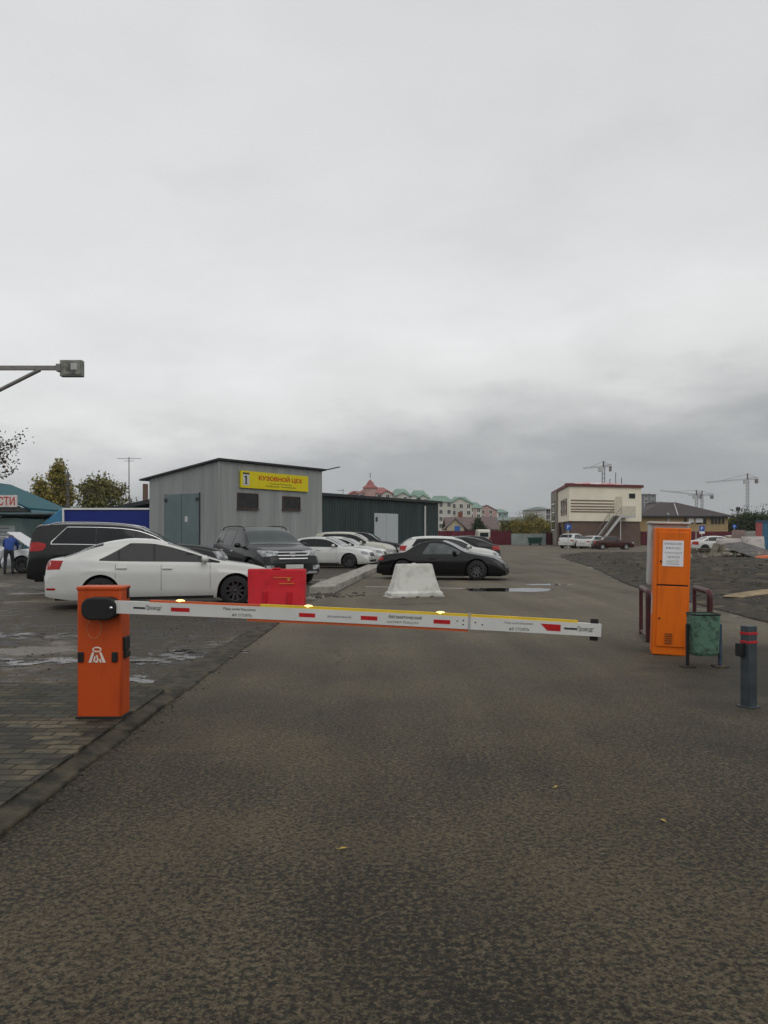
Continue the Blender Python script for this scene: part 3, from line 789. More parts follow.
# block pavement with its kerb
PZ = .07
pv = [(-14, -30), (-2.03, -30)] + [(-2.03, yy) for yy in (2, 4, 6, 7.4)] + [(-2.25, 7.72), (-4, 7.78), (-14, 7.9)]
mb = MB(); mb.prism(pv, lambda u, v, h: (u, v, h), -.05, PZ); tag(mb.build('brick_pavement', PAVERS), kind='structure')
mb = MB(); y = -6.0; k = 0
while y < 7.5:
    ln = min(1.0, 7.62 - y); j = rnd.uniform(-.012, .012)
    mb.box((-2.00 + j, y + ln / 2, .004 + rnd.uniform(-.02, .008)), (.19, ln + .004, .10), M=Matrix.Rotation(rnd.uniform(.10, .28), 3, 'Y') @ Matrix.Rotation(rnd.uniform(-.03, .03), 3, 'Z')); y += ln; k += 1
tag(mb.build('kerb', KERBD, bevel=.018), kind='structure')
mb = MB(); y = 7.7
while y < 13.2:
    mb.box((-2.10 + (y - 7.7) * .035, y + .49, -.022 + rnd.uniform(-.008, .01)), (.44 - (y - 7.7) * .03, 1.0, .09), M=Matrix.Rotation(rnd.uniform(.0, .03), 3, 'Y') @ Matrix.Rotation(rnd.uniform(-.03, .03), 3, 'Z')); y += 1.0
tag(mb.build('broken_kerb', KERBD, bevel=.02), kind='structure')
# raised concrete kerb beside the parked cars
mb = MB(); a, b_ = Vector((-1.62, 20.6, 0)), Vector((-.42, 35.4, 0)); d = (b_ - a).normalized(); n_ = 15; L_ = (b_ - a).length / n_
for i in range(n_):
    c = a + d * (L_ * (i + .5)) + Vector((0, 0, .075 + rnd.uniform(-.01, .01)))
    mb.box(c, (.62 + rnd.uniform(-.03, .03), L_ - .03, .23), rz=atan2(d.y, d.x) - pi / 2 + rnd.uniform(-.015, .015))
tag(mb.build('raised_kerb', KERBM, bevel=.025), kind='structure')
# bay lines
for (xa, ya, xb, yb) in ((-.55, 23.2, 2.3, 22.4), (-.2, 27.1, 3.1, 27.9), (.3, 31.5, 3.6, 31.9)):
    dv = Vector((xb - xa, yb - ya)).normalized() * .0; w = .07
    sheet('parking_line', [(xa, ya - w), (xb, yb - w), (xb, yb + w), (xa, ya + w)], .004, MARK)
def puddle(cx, cy, rx, ry, seed, z=.0045, rot=0.0, rough=.35, mt=None):
    pts = []; n = 140
    for i in range(n):
        a = 2 * pi * i / n
        k = 1 + rough * noise.fractal(Vector((cos(a) * 1.4 + seed, sin(a) * 1.4, seed)), 1.0, 2.0, 4)
        x, y_ = rx * k * cos(a), ry * k * sin(a)
        pts.append((cx + x * cos(rot) - y_ * sin(rot), cy + x * sin(rot) + y_ * cos(rot)))
    return sheet('puddle', pts, z, mt or (FILM if z < .003 else WATER))
puddle(GX(512, 21.9), 21.9, 1.25, .75, 3.3)
puddle(GX(548, 24.2), 24.2, .7, .35, 8.1)
puddle(GX(165, 9.8), 9.8, .62, .42, 5.2, z=.002, rough=.9)
puddle(GX(205, 10.4), 10.3, .5, .22, 6.6, z=.002, rough=.9)
puddle(GX(222, 11.2), 11.2, .35, .12, 1.9, z=.002, rough=.7)
puddle(GX(25, 11.9), 11.9, 1.5, .32, 2.4, z=.002, rough=.8)
puddle(GX(60, 9.5), 9.5, .8, .25, 12.4, z=.002, rough=.9)
puddle(GX(143, 8.6), 8.35, .28, .2, 14.4, z=.002, rough=.8)

# loose stones: nobody could count them
def stones(name, n, area, size, mt, seed, zfn=lambda x, y: 0.0):
    r = random.Random(seed); mb = MB()
    for _ in range(n):
        x, y_ = area(r); s = size * r.uniform(.4, 1.5) * (r.random() ** 1.5 + .3)
        z = zfn(x, y_)
        pts = []
        for sx in (-1, 1):
            for sy in (-1, 1):
                for sz in (-1, 1): pts.append((x + s * (sx + r.uniform(-.4, .4)), y_ + s * (sy + r.uniform(-.4, .4)), z + s * .6 * (sz + r.uniform(-.3, .3)) + s * .25))
        mb.add(pts, [(0, 1, 3, 2), (4, 6, 7, 5), (0, 4, 5, 1), (2, 3, 7, 6), (0, 2, 6, 4), (1, 5, 7, 3)])
    return tag(mb.build(name, mt), kind='stuff')
STONE = mat('grey_stone', (.10, .09, .075), rough=.95, var=.5, scale=8)
CLOD = mat('earth_clod', (.048, .041, .031), rough=.95, var=.5, scale=8)
stones('gravel', 900, lambda r: (-2.2 - abs(r.gauss(0, 3.0)), 8.0 + 12 * r.random() ** 1.2), .006, CLOD, 3)
stones('kerb_grit', 700, lambda r: (-1.93 + abs(r.gauss(0, .10)), 2 + 11 * r.random()), .0055, CLOD, 5)
stones('kerb_rubble', 130, lambda r: (-1.55 + r.gauss(0, .55), 19.8 + r.gauss(0, .35)), .03, STONE, 6)
def _da(r):
    yv = 12 + 52 * r.random() ** 1.4
    return edge_x(yv) + .4 + 18 * r.random() ** 1.3, yv
stones('earth_clods', 1700, _da, .032, CLOD, 7, lambda x, y: dirt_h(x, y) - .01)
stones('rubble', 300, _da, .04, STONE, 8, lambda x, y: dirt_h(x, y) - .01)

# fallen leaves on the asphalt
LEAFM = mat('yellow_leaf', (.42, .30, .06), rough=.7, var=.3, scale=30)
for px, py, rz, lab in ((343, 850, .4, 'small yellow fallen leaf lying alone in the middle of the near asphalt'), (663, 822, 2.1, 'small yellow fallen leaf nearest the edge of the road below the bollard'),
                        (556, 788, 1.1, 'small pale fallen leaf on the asphalt between the other leaves and the boom tip')):
    Y = GY(py); m = MB(); s = .013
    o = [(-1.6, 0), (-.8, .55), (0, .75), (.9, .5), (1.7, 0), (.9, -.55), (0, -.7), (-.8, -.5)]
    m.add([(0, 0, .012)] + [(a * s, b * s, .006 + .006 * abs(b)) for a, b in o], [(0, i + 1, (i + 1) % 8 + 1) for i in range(8)])
    m.tube([(-1.6 * s, 0, .006), (-2.6 * s, .01, .009)], .0012, 5)
    ob = m.build('fallen_leaf', LEAFM, loc=(GX(px, Y), Y, 0.002)); ob.rotation_euler = (0, 0, rz); tag(ob, lab, 'leaf', 'fallen leaves on the road')

# ------------------------------------------------------------------ barrier gate
ORANGE = mat('orange_powder_coat', (.46, .062, .007), rough=.5, col2=(.30, .036, .006), scale=3, thr=(.5, .78), detail=9, sxyz=(3, 3, .5), bump=.08, bscale=60)
ORANGE2 = mat('bright_orange_paint', (.68, .135, .002), rough=.45, col2=(.46, .080, .003), scale=3, thr=(.5, .80), detail=9, sxyz=(3, 3, .5), bump=.08, bscale=60)
BLACKP = mat('black_moulded_plastic', (.012, .012, .012), rough=.55, var=.2, scale=10)
WHITE_AL = mat('white_boom_aluminium', (.55, .55, .53), rough=.4, var=.06, scale=5)
YELLOW_R = mat('yellow_rubber', (.62, .42, .02), rough=.55, var=.1, scale=6)
RED_R = mat('orange_rubber', (.50, .09, .02), rough=.55, var=.1, scale=6)
REFL = mat('red_reflector', (.42, .012, .015), rough=.25, var=.15, scale=20, coat=.5)
LED = mat('lit_warning_lamp', (1, .8, .4), rough=.3, emit=(1, .66, .2), estr=1.6)
INK = mat('dark_print', (.04, .04, .045), rough=.6)
INKG = mat('grey_print', (.22, .22, .24), rough=.6)
EMBW = mat('white_emblem_print', (.66, .62, .56), rough=.6)
GREY_L = mat('light_grey_metal', (.42, .43, .42), rough=.5, var=.12, scale=4)

BY = 6.22
bx0, bx1 = GX(77, BY), GX(121, BY); bw = bx1 - bx0; bh = Z(587, BY) - PZ
gate = thing('barrier_gate', 'orange cabinet of a road barrier holding a long white boom lowered across the road', 'barrier gate', ((bx0 + bx1) / 2, BY, PZ))
gx, gz = gate.location.x, PZ
def fz(py, Y=BY): return Z(py, Y) - PZ
def fx(px, Y=BY): return GX(px, Y) - gx
mb = MB(); mb.box((0, .11, bh / 2 + .005), (bw, .22, bh - .01)); cab = mb.build('cabinet', ORANGE, gate, bevel=.012)
mb = MB(); mb.box((0, .11, bh - .012), (bw + .012, .235, .03)); mb.build('cabinet_lid', ORANGE, gate, bevel=.01)
mb = MB(); mb.box((0, .11, .004), (bw + .02, .24, .03)); mb.build('base_frame', BLACKP, gate, bevel=.005)
def stadium(x0, x1, z0, z1, r, n=8):
    pts = []
    for cx, cz, a0 in ((x1 - r, z0 + r, -90), (x1 - r, z1 - r, 0), (x0 + r, z1 - r, 90), (x0 + r, z0 + r, 180)):
        for i in range(n + 1):
            a = radians(a0 + 90 * i / n); pts.append((cx + r * cos(a), cz + r * sin(a)))
    return pts
mb = MB(); mb.prism(stadium(fx(87), fx(121), fz(618.5), fz(596.5), .072), lambda u, v, h: (u, h, v), -.13, -.002)
mb.build('boom_clamp', BLACKP, gate, bevel=.012)
mb = MB(); mb.lathe([(0, -.14), (.012, -.14), (.014, -.128), (0, -.128)], 12, 'Y', (fx(117), 0, fz(606.5))); mb.build('clamp_bolt', CHROME, gate)
for px in (81, 115):
    mb = MB(); mb.box((fx(px), -.006, fz(657)), (.046, .02, .078)); mb.build('lock_cover', BLACKP, gate, bevel=.006)
mb = MB(); mb.box((bw / 2 + .006, .11, fz(645)), (.02, .13, .11)); mb.box((bw / 2 + .01, .11, fz(656)), (.028, .11, .05)); mb.build('side_lock', BLACKP, gate, bevel=.005)
mb = MB(); mb.box((bw / 2 + .003, .16, fz(594)), (.01, .04, .09)); mb.build('side_vent', BLACKP, gate)
ring = [(fx(94.3) + .056 * cos(a), -.0025, fz(628.5) + .076 * sin(a)) for a in [2 * pi * i / 40 for i in range(41)]]
mb = MB(); mb.tube(ring, .0022, 5, cap=False); mb.build('ring_outline', mat('scratched_orange', (.55, .26, .13), rough=.6), gate)
# emblem: an oval ring over a road that runs to a point, with letters across it
mb = MB(); ex, ez = fx(97), fz(654.5); u = .0078
def epoly(pp): mb.prism([(ex + a * u, ez + b * u) for a, b in pp], lambda p, q, h: (p, h, q), -.0035, .001)
epoly([(-8.4, -8), (-5.6, -8), (-2.8, 2.2), (-4.8, 2.2)]); epoly([(5.8, -8), (8.8, -8), (4.4, 2.2), (2.4, 2.2)])
epoly([(-4.3, -7.9), (-2.7, -7.9), (-.7, -.5), (-2.0, -.5)]); epoly([(-1.9, -.5), (.5, -.5), (.5, -2.0), (-1.9, -2.0)]); epoly([(-3.2, -6.2), (1.0, -6.2), (1.0, -7.9), (-3.6, -7.9)])
epoly([(-.3, -2.0), (1.0, -2.0), (1.6, -6.2), (.2, -6.2)]); epoly([(2.2, -4.4), (3.6, -4.4), (4.6, -8), (2.9, -8)])
for i in range(20):
    a, b = 2 * pi * i / 20, 2 * pi * (i + 1) / 20
    epoly([(4.6 * cos(a), 5 + 2.7 * sin(a)), (4.6 * cos(b), 5 + 2.7 * sin(b)), (3.3 * cos(b), 5 + 1.5 * sin(b)), (3.3 * cos(a), 5 + 1.5 * sin(a))])
mb.build('emblem', EMBW, gate)
# boom
A0, A1 = Vector((GX(110, 6.14), 6.14, Z(606.6, 6.14))) - gate.location, Vector((GX(600.5, 6.0), 6.0, Z(630.2, 6.0))) - gate.location
def bpt(px):
    k = (px - 384) / FPX; a, b = A0 + gate.location, A1 + gate.location
    s = (k * a.y - a.x) / ((b.x - a.x) - k * (b.y - a.y)); p = A0.lerp(A1, s)
    return p + Vector((0, 0, .022 * 4 * s * (1 - s) * .5))
bd = (A1 - A0).normalized(); bup = bd.cross(Vector((0, 1, 0))).normalized()
if bup.z < 0: bup = -bup
bfr = -bup.cross(bd).normalized()
if bfr.y > 0: bfr = -bfr                       # towards the camera
def beam(pa, pb, h0, h1, f0, f1, n=24):
    mb = MB(); V, F = [], []
    for i in range(n + 1):
        p = bpt(pa + (pb - pa) * i / n)
        for u, w in ((h0, f0), (h1, f0), (h1, f1), (h0, f1)): V.append(p + bup * u + bfr * w)
    for i in range(n):
        for k in range(4): F.append((i * 4 + k, i * 4 + (k + 1) % 4, (i + 1) * 4 + (k + 1) % 4, (i + 1) * 4 + k))
    F += [(3, 2, 1, 0), tuple(n * 4 + k for k in range(4))]
    mb.add(V, F); return mb
boom = beam(110, 600.5, -.047, .047, -.025, .025, 40).build('boom', WHITE_AL, gate)
beam(150, 260, .047, .062, -.018, .018).build('rubber_strip', RED_R, boom)
beam(260.3, 577, .047, .065, -.018, .018).build('rubber_strip', YELLOW_R, boom)
beam(248, 468, -.066, -.047, -.018, .018).build('rubber_strip', RED_R, boom)
for px in (180, 308, 440):
    p = bpt(px); mb = MB()
    mb.ball(p + bup * .062, (.036, .02, .014), 12, 8); mb.build('warning_lamp', LED, boom)
for pa, pb, w in ((172, 190.5, .0), (299.5, 315.5, 0), (361, 377.5, 0), (433.5, 450, 0)):
    beam(pa, pb, -.016, .014, .0235, .0265, 2).build('reflector', REFL, boom)
p0, p1 = bpt(540), bpt(560); mb = MB()
q = [p0 + bup * .026 + bd * -.0, p1 + bup * .026, p1 - bup * .024, p0 - bup * .024 + bd * .05]
mb.add([a + bfr * .0265 for a in q] + [a + bfr * .0235 for a in q], [(0, 1, 2, 3), (7, 6, 5, 4)] + [(i, (i + 1) % 4, 4 + (i + 1) % 4, 4 + i) for i in range(4)]); mb.build('reflector', REFL, boom)
beam(590.5, 598.5, -.082, .082, -.022, -.002, 3).build('end_cap', BLACKP, boom, bevel=.006)
beam(468.2, 470, -.05, .08, .0255, .0285, 1).build('joint_plate', mat('joint_gap', (.3, .3, .3), rough=.5), boom)
for px, dz in ((457, .012), (463, .018), (463, -.012), (475, .008), (482, -.006)):
    mb = MB(); p = bpt(px) + bup * dz + bfr * .026; mb.ball(p, .0055, 8, 6); mb.build('bolt', INK, boom)
def btext(body, pc, w, dz, mt=INK, shear=0.0, h=None):
    return text_mesh(body, w, mt, boom, bpt(pc) + bup * dz + bfr * .0262, bd, bup, depth=.001, shear=shear, height=h)
for a, b in ((134.5, 146), (563.5, 576)):
    beam(a, b, -.007, .008, .0235, .0262, 1).build('printed_dash', INK, boom)
btext('Проезд!', 154.5, .125, .002, INK, .25, .04); btext('Проезд!', 584.3, .125, .0, INK, .25, .042)
btext('Под шлагбаумом', 240, .245, .020, INK, 0, .022); btext('не стоять', 243, .15, -.022, INKG, 0, .022)
btext('автоматический', 339.5, .18, .0, INKG, 0, .018)
btext('Автоматический', 405, .25, .021, INK, 0, .027); btext('шлагбаум', 403, .235, -.020, INKG, 0, .024)
btext('Под шлагбаумом', 518, .21, .019, INKG, 0, .02); btext('не стоять', 519, .15, -.024, INKG, 0, .022)

# ------------------------------------------------------------------ payment machine, hoops, bin, bollard
MY = 9.96; mw = .425
mx = GX(669.5, MY)
pm = thing('payment_machine', 'tall orange parking payment machine with a notice, its grey hood behind', 'payment machine', (mx, MY, 0)); pm.rotation_euler = (0, radians(1.6), radians(-15))
mh = 1.59
mb = MB(); mb.box((0, .2, mh / 2), (mw, .40, mh - .004)); mb.build('body', ORANGE2, pm, bevel=.012)
mb = MB(); mb.box((.008, -.006, .487), (mw - .075, .022, .755)); mb.build('lower_door', ORANGE2, pm, bevel=.006)
mb = MB(); mb.box((.008, -.006, 1.21), (mw - .075, .022, .655)); mb.build('upper_door', ORANGE2, pm, bevel=.006)
mb = MB(); mb.box((.008, -.001, .873), (mw - .06, .012, .018)); mb.build('door_seam', SEAM, pm)
for z in (.46, 1.17):
    mb = MB(); mb.lathe([(0, -.03), (.011, -.03), (.011, -.01), (0, -.01)], 12, 'Y', (-.135, 0, z)); mb.build('door_lock', BLACKP, pm)
vent = MB(); vent.box((-.02, -.017, .215), (.115, .004, .15)); vo = vent.build('vent_panel', ORANGE2, pm)
mb = MB()
for i in range(5): mb.box((-.02, -.023, .155 + i * .029), (.09, .012, .010))
mb.build('vent', mat('vent_slot', (.14, .05, .02), rough=.7), pm)
mb = MB(); mb.box((.005, -.021, 1.272), (.245, .004, .32)); note = mb.build('notice', mat('white_paper', (.72, .72, .74), rough=.7, var=.04), pm)
for i, (txt, w, h) in enumerate((('ВНИМАНИЕ!', .205, .028), ('ВЪЕЗД', .17, .028), ('ПЛАТНЫЙ', .20, .024), ('ЧЕРЕЗ', .15, .028), ('КАССУ', .14, .028))):
    text_mesh(txt, w, INKG, note, (.005, -.0235, 1.392 - i * .055), (1, 0, 0), (0, 0, 1), depth=.001, height=h)
mb = MB(); mb.box((.005, -.0238, 1.140), (.15, .001, .006)); mb.build('lettering', INKG, note)
mb = MB(); mb.box((-.015, .62, 1.24), (mw + .06, .44, .80)); mb.build('hood', GREY_L, pm, bevel=.02)
mb = MB(); mb.box((-.015, .60, 1.655), (mw + .09, .52, .03)); mb.build('hood_roof', GREY_L, pm, bevel=.01)
mb = MB(); mb.box((.03, .60, .42), (mw - .06, .30, .84)); mb.build('rear_panel', mat('blue_grey_panel', (.20, .25, .27), rough=.5, var=.15), pm, bevel=.01)
mb = MB(); mb.box((-mw / 2 - .003, .2, .62), (.006, .12, .26)); mb.build('side_sticker', PLATE, pm)

MAROON = mat('maroon_tube_paint', (.058, .013, .016), rough=.45, var=.3, scale=9)
def hoop(px, pxf, label):
    x, xf_ = GX(px, 11.2), GX(pxf, 12.15)
    t = thing('guard_hoop', label, 'guard rail', ((x + xf_) / 2, 11.65, 0), 0, 'maroon hoops around the payment machine')
    a, b = Vector((x, 11.2, 0)) - t.location, Vector((xf_, 12.15, 0)) - t.location
    d = (b - a).normalized(); r = .09; H = .70
    pts = [a + Vector((0, 0, .0)), a + Vector((0, 0, H - r))]
    for i in range(1, 7): g = pi / 2 * i / 6; pts.append(a + d * r * (1 - cos(g)) + Vector((0, 0, H - r + r * sin(g))))
    pts.append(b - d * .03 + Vector((0, 0, H)))
    m = MB(); m.tube(pts, .040, 12); m.build('tube_frame', MAROON, t)
    m = MB(); m.tube([b, b + Vector((0, 0, H - .02))], .028, 10); m.build('rear_post', MAROON, t)
    m = MB(); m.tube([a + Vector((0, 0, .05)), b + Vector((0, 0, .05))], .022, 8); m.build('bottom_rail', MAROON, t)
hoop(648.5, 641, 'maroon tube hoop between the road and the orange payment machine')
hoop(709.8, 694.5, 'maroon tube hoop rising behind the green litter bin')

by = 9.1; b0, b1 = GX(687.5, by), GX(720, by)
bin_ = thing('litter_bin', 'small flaking green litter bin hung between two short posts', 'litter bin', ((b0 + b1) / 2, by, 0))
GREENF = mat('flaking_green_paint', (.085, .165, .118), rough=.7, col2=(.036, .062, .046), scale=20, thr=(.46, .68), detail=9, bump=.3)
BLUEP = mat('blue_grey_post', (.03, .055, .085), rough=.6, var=.3, scale=12)
w0, w1 = GX(690, by) - bin_.location.x, GX(717, by) - bin_.location.x
def rrect(x0, x1, y0, y1, r, z, n=4):
    return [(p[0], p[1], z) for p in stadium(x0, x1, y0, y1, r, n)]
mb = MB(); prof = [(.0, .145, .03), (.0, .15, .0), (0, .60, -.004)]
o0 = rrect(w0 + .03, w1 - .03, -.10, .12, .05, .135); o1 = rrect(w0 + .012, w1 - .012, -.12, .14, .05, .17); o2 = rrect(w0, w1, -.135, .155, .05, .60)
i2 = rrect(w0 + .008, w1 - .008, -.127, .147, .045, .60); i0 = rrect(w0 + .02, w1 - .02, -.11, .13, .045, .30)
n = len(o0); V = o0 + o1 + o2 + i2 + i0; F = [tuple(range(n))[::-1]]
for k in range(4): F += [(k * n + i, k * n + (i + 1) % n, (k + 1) * n + (i + 1) % n, (k + 1) * n + i) for i in range(n)]
F.append(tuple(4 * n + i for i in range(n)))
mb.add(V, F); mb.build('bucket', GREENF, bin_)
rimm = MB(); rimm.tube([(a, b, c + .004) for a, b, c in rrect(w0, w1, -.135, .155, .05, .60)] + [(rrect(w0, w1, -.135, .155, .05, .60)[0][0], -.135, .604)], .009, 6, cap=False); rimm.build('rim', BLACKP, bin_)
for xx, mt in ((b0 - bin_.location.x, BLACKP), (b1 - bin_.location.x, BLUEP)):
    m = MB(); m.box((xx, 0, .245), (.032, .04, .49)); po = m.build('post', mt, bin_, bevel=.004)
    m = MB(); m.box((xx, 0, .008), (.15, .16, .018)); m.build('foot', KERBD, po, bevel=.006)
m = MB(); m.tube([(b0 - bin_.location.x, 0.01, .45), (b1 - bin_.location.x, .01, .45)], .008, 6); m.build('pivot_rod', BLACKP, bin_)

ly = 6.98
bo = thing('bollard', 'dark grey square steel bollard with two red reflective bands', 'bollard', (GX(748.7, ly), ly, 0), radians(24))
BOLL = mat('dark_grey_bollard', (.040, .050, .056), rough=.5, var=.25, scale=8, bump=.1)
mb = MB(); mb.box((0, 0, .355), (.098, .098, .71)); mb.build('post', BOLL, bo, bevel=.008)
for z in (.57, .645):
    m = MB(); m.box((0, 0, z), (.103, .103, .022)); m.build('reflective_band', mat('red_band', (.40, .015, .022), rough=.4, var=.1, coat=.3), bo, bevel=.002)
m = MB(); m.box((-.072, .028, .50), (.05, .07, .115)); m.build('sensor_box', BLACKP, bo, bevel=.008)
m = MB(); m.box((0, 0, .006), (.14, .14, .012)); m.build('base_plate', BOLL, bo, bevel=.003)

# ------------------------------------------------------------------ plastic road blocks
REDPL = mat('red_plastic', (.54, .010, .021), rough=.45, col2=(.33, .008, .016), scale=3.5, thr=(.5, .78), detail=9, bump=.12, bscale=25)
WHPL = mat('dirty_white_plastic', (.58, .58, .54), rough=.5, col2=(.36, .35, .31), scale=3.5, thr=(.48, .75), detail=10, bump=.12, bscale=25)
def road_block(name, label, cx, cy, rz, L0, L1, H, T0, T1, mt, flange, group):
    t = thing(name, label, 'road block', (cx, cy, 0), rz, group)
    zb = flange
    # shell: stepped lower part, waist and narrow top
    st = [(L0, T0, .016), (L0, T0, zb), (L0 - .10, T0 * .80, zb + .03), (L1 + (L0 - .1 - L1) * .45, T1 + (T0 * .8 - T1) * .40, zb + (H - zb) * .5), (L1, T1, H - .02), (L1 - .03, T1 - .03, H)]
    m = MB(); V, F = [], []
    for l, w, z in st: V += [(-l / 2, -w / 2, z), (l / 2, -w / 2, z), (l / 2, w / 2, z), (-l / 2, w / 2, z)]
    for i in range(len(st) - 1):
        for k in range(4): F.append((i * 4 + k, i * 4 + (k + 1) % 4, (i + 1) * 4 + (k + 1) % 4, (i + 1) * 4 + k))
    F += [(3, 2, 1, 0), tuple((len(st) - 1) * 4 + k for k in range(4))]
    m.add(V, F); m.build('shell', mt, t, bevel=.02, seg=3)
    m = MB()
    for sx in (-.42, -.14, .14, .42): m.box((sx * L0, 0, .012), (L0 * .22, T0 * .97, .024))
    m.build('feet', mt, t, bevel=.008)
    m = MB(); m.lathe([(0, H - .01), (.05, H - .01), (.05, H + .012), (.044, H + .018), (0, H + .018)], 16, 'Z', (.0, 0, 0)); m.build('filler_cap', mt, t)
    return t
rb = road_block('red_road_block', 'red plastic road block standing before the nose of the white liftback', GX(276.5, 15.75), 15.85, radians(-3), 1.20, 1.15, .83, .42, .18, REDPL, .08, 'plastic road blocks')
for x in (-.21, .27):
    m = MB(); m.box((x, -.185, .23), (.075, .05, .34)); m.build('rib', mat('red_plastic_shade', (.46, .006, .018), rough=.45, var=.1), rb, bevel=.015)  # darker copy of the red plastic, groove shade put into the colour
m = MB(); m.box((.13, -.118, .66), (.36, .012, .014)); m.box((.22, -.134, .545), (.30, .012, .014)); m.box((.25, -.124, .62), (.05, .012, .05)); m.build('moulded_mark', mat('worn_mark', (.62, .22, .05), rough=.5), rb)
m = MB(); m.box((-.0, -.06, .835), (.16, .08, .03)); m.build('handle_lug', REDPL, rb, bevel=.01)
road_block('white_road_block', 'dirty white plastic road block standing in the parking lane before the black convertible', GX(414, 19.4), 19.45, radians(20), 1.34, .90, .80, .5, .2, WHPL, .11, 'plastic road blocks')

# ------------------------------------------------------------------ buildings
def corr(mb, p, q, za, zb, pitch=.28, depth=.014, z0=-.02, out=None):
    """corrugated wall sheet from p to q (2D), top za..zb, ribs towards out"""
    p, q = Vector(p), Vector(q); L_ = (q - p).length; n = max(2, int(L_ / pitch)); d = (q - p) / n
    nrm = Vector((d.y, -d.x)).normalized() if out is None else Vector(out)
    V, F = [], []; prof = [(0, 0), (.55, 0), (.65, 1), (.9, 1)]
    for i in range(n):
        for u, h in prof:
            if i == n - 1 and u > .95: continue
            t = (i + u) / n; c = p + d * (i + u) + nrm * (h * depth); zt = za + (zb - za) * t
            V += [(c.x, c.y, z0), (c.x, c.y, zt)]
    c = q; V += [(c.x, c.y, z0), (c.x, c.y, zb)]
    k = len(V) // 2
    for i in range(k - 1): F.append((2 * i, 2 * i + 2, 2 * i + 3, 2 * i + 1))
    mb.add(V, F); return mb
def slab(mb, pts, th):           # tilted sheet with thickness
    n = len(pts); mb.add([tuple(p) for p in pts] + [(p[0], p[1], p[2] - th) for p in pts], [tuple(range(n)), tuple(range(n, 2 * n))[::-1]] + [(i, (i + 1) % n, n + (i + 1) % n, n + i) for i in range(n)])
    return mb
def quad_on(mb, p, d, n, s0, s1, z0, z1, o0, o1):
    """box on a wall: along d from s0 to s1, z0..z1, out from o0 to o1"""
    b = [p + d * s0 + n * o0, p + d * s1 + n * o0, p + d * s1 + n * o1, p + d * s0 + n * o1]
    mb.hexa([(c.x, c.y, z0) for c in b], [(c.x, c.y, z1) for c in b]); return mb

GARAGE = mat('grey_profiled_sheet', (.25, .26, .255), rough=.5, metal=.0, var=.14, scale=1.0, sxyz=(2.2, 2.2, .22), detail=8)
GREENSH = mat('dark_green_sheet', (.028, .045, .044), rough=.5, var=.28, scale=1.0, sxyz=(1.5, 1.5, .2), detail=8)
GATE = mat('grey_green_gate', (.115, .155, .16), rough=.5, var=.10, scale=1.5)
DKROOF = mat('dark_roof_edge', (.03, .032, .034), rough=.6, var=.2)
LGATE = mat('pale_grey_door', (.40, .43, .45), rough=.5, var=.08)
WINFR = mat('dark_red_frame', (.065, .036, .03), rough=.6)
WPANE = mat('window_pane', (.020, .021, .019), rough=.05, var=.5, scale=2.5, spec=.3)
SIGNY = mat('yellow_sign', (.60, .50, .005), rough=.5, var=.05)
SIGNR = mat('red_sign_letters', (.42, .018, .006), rough=.5)

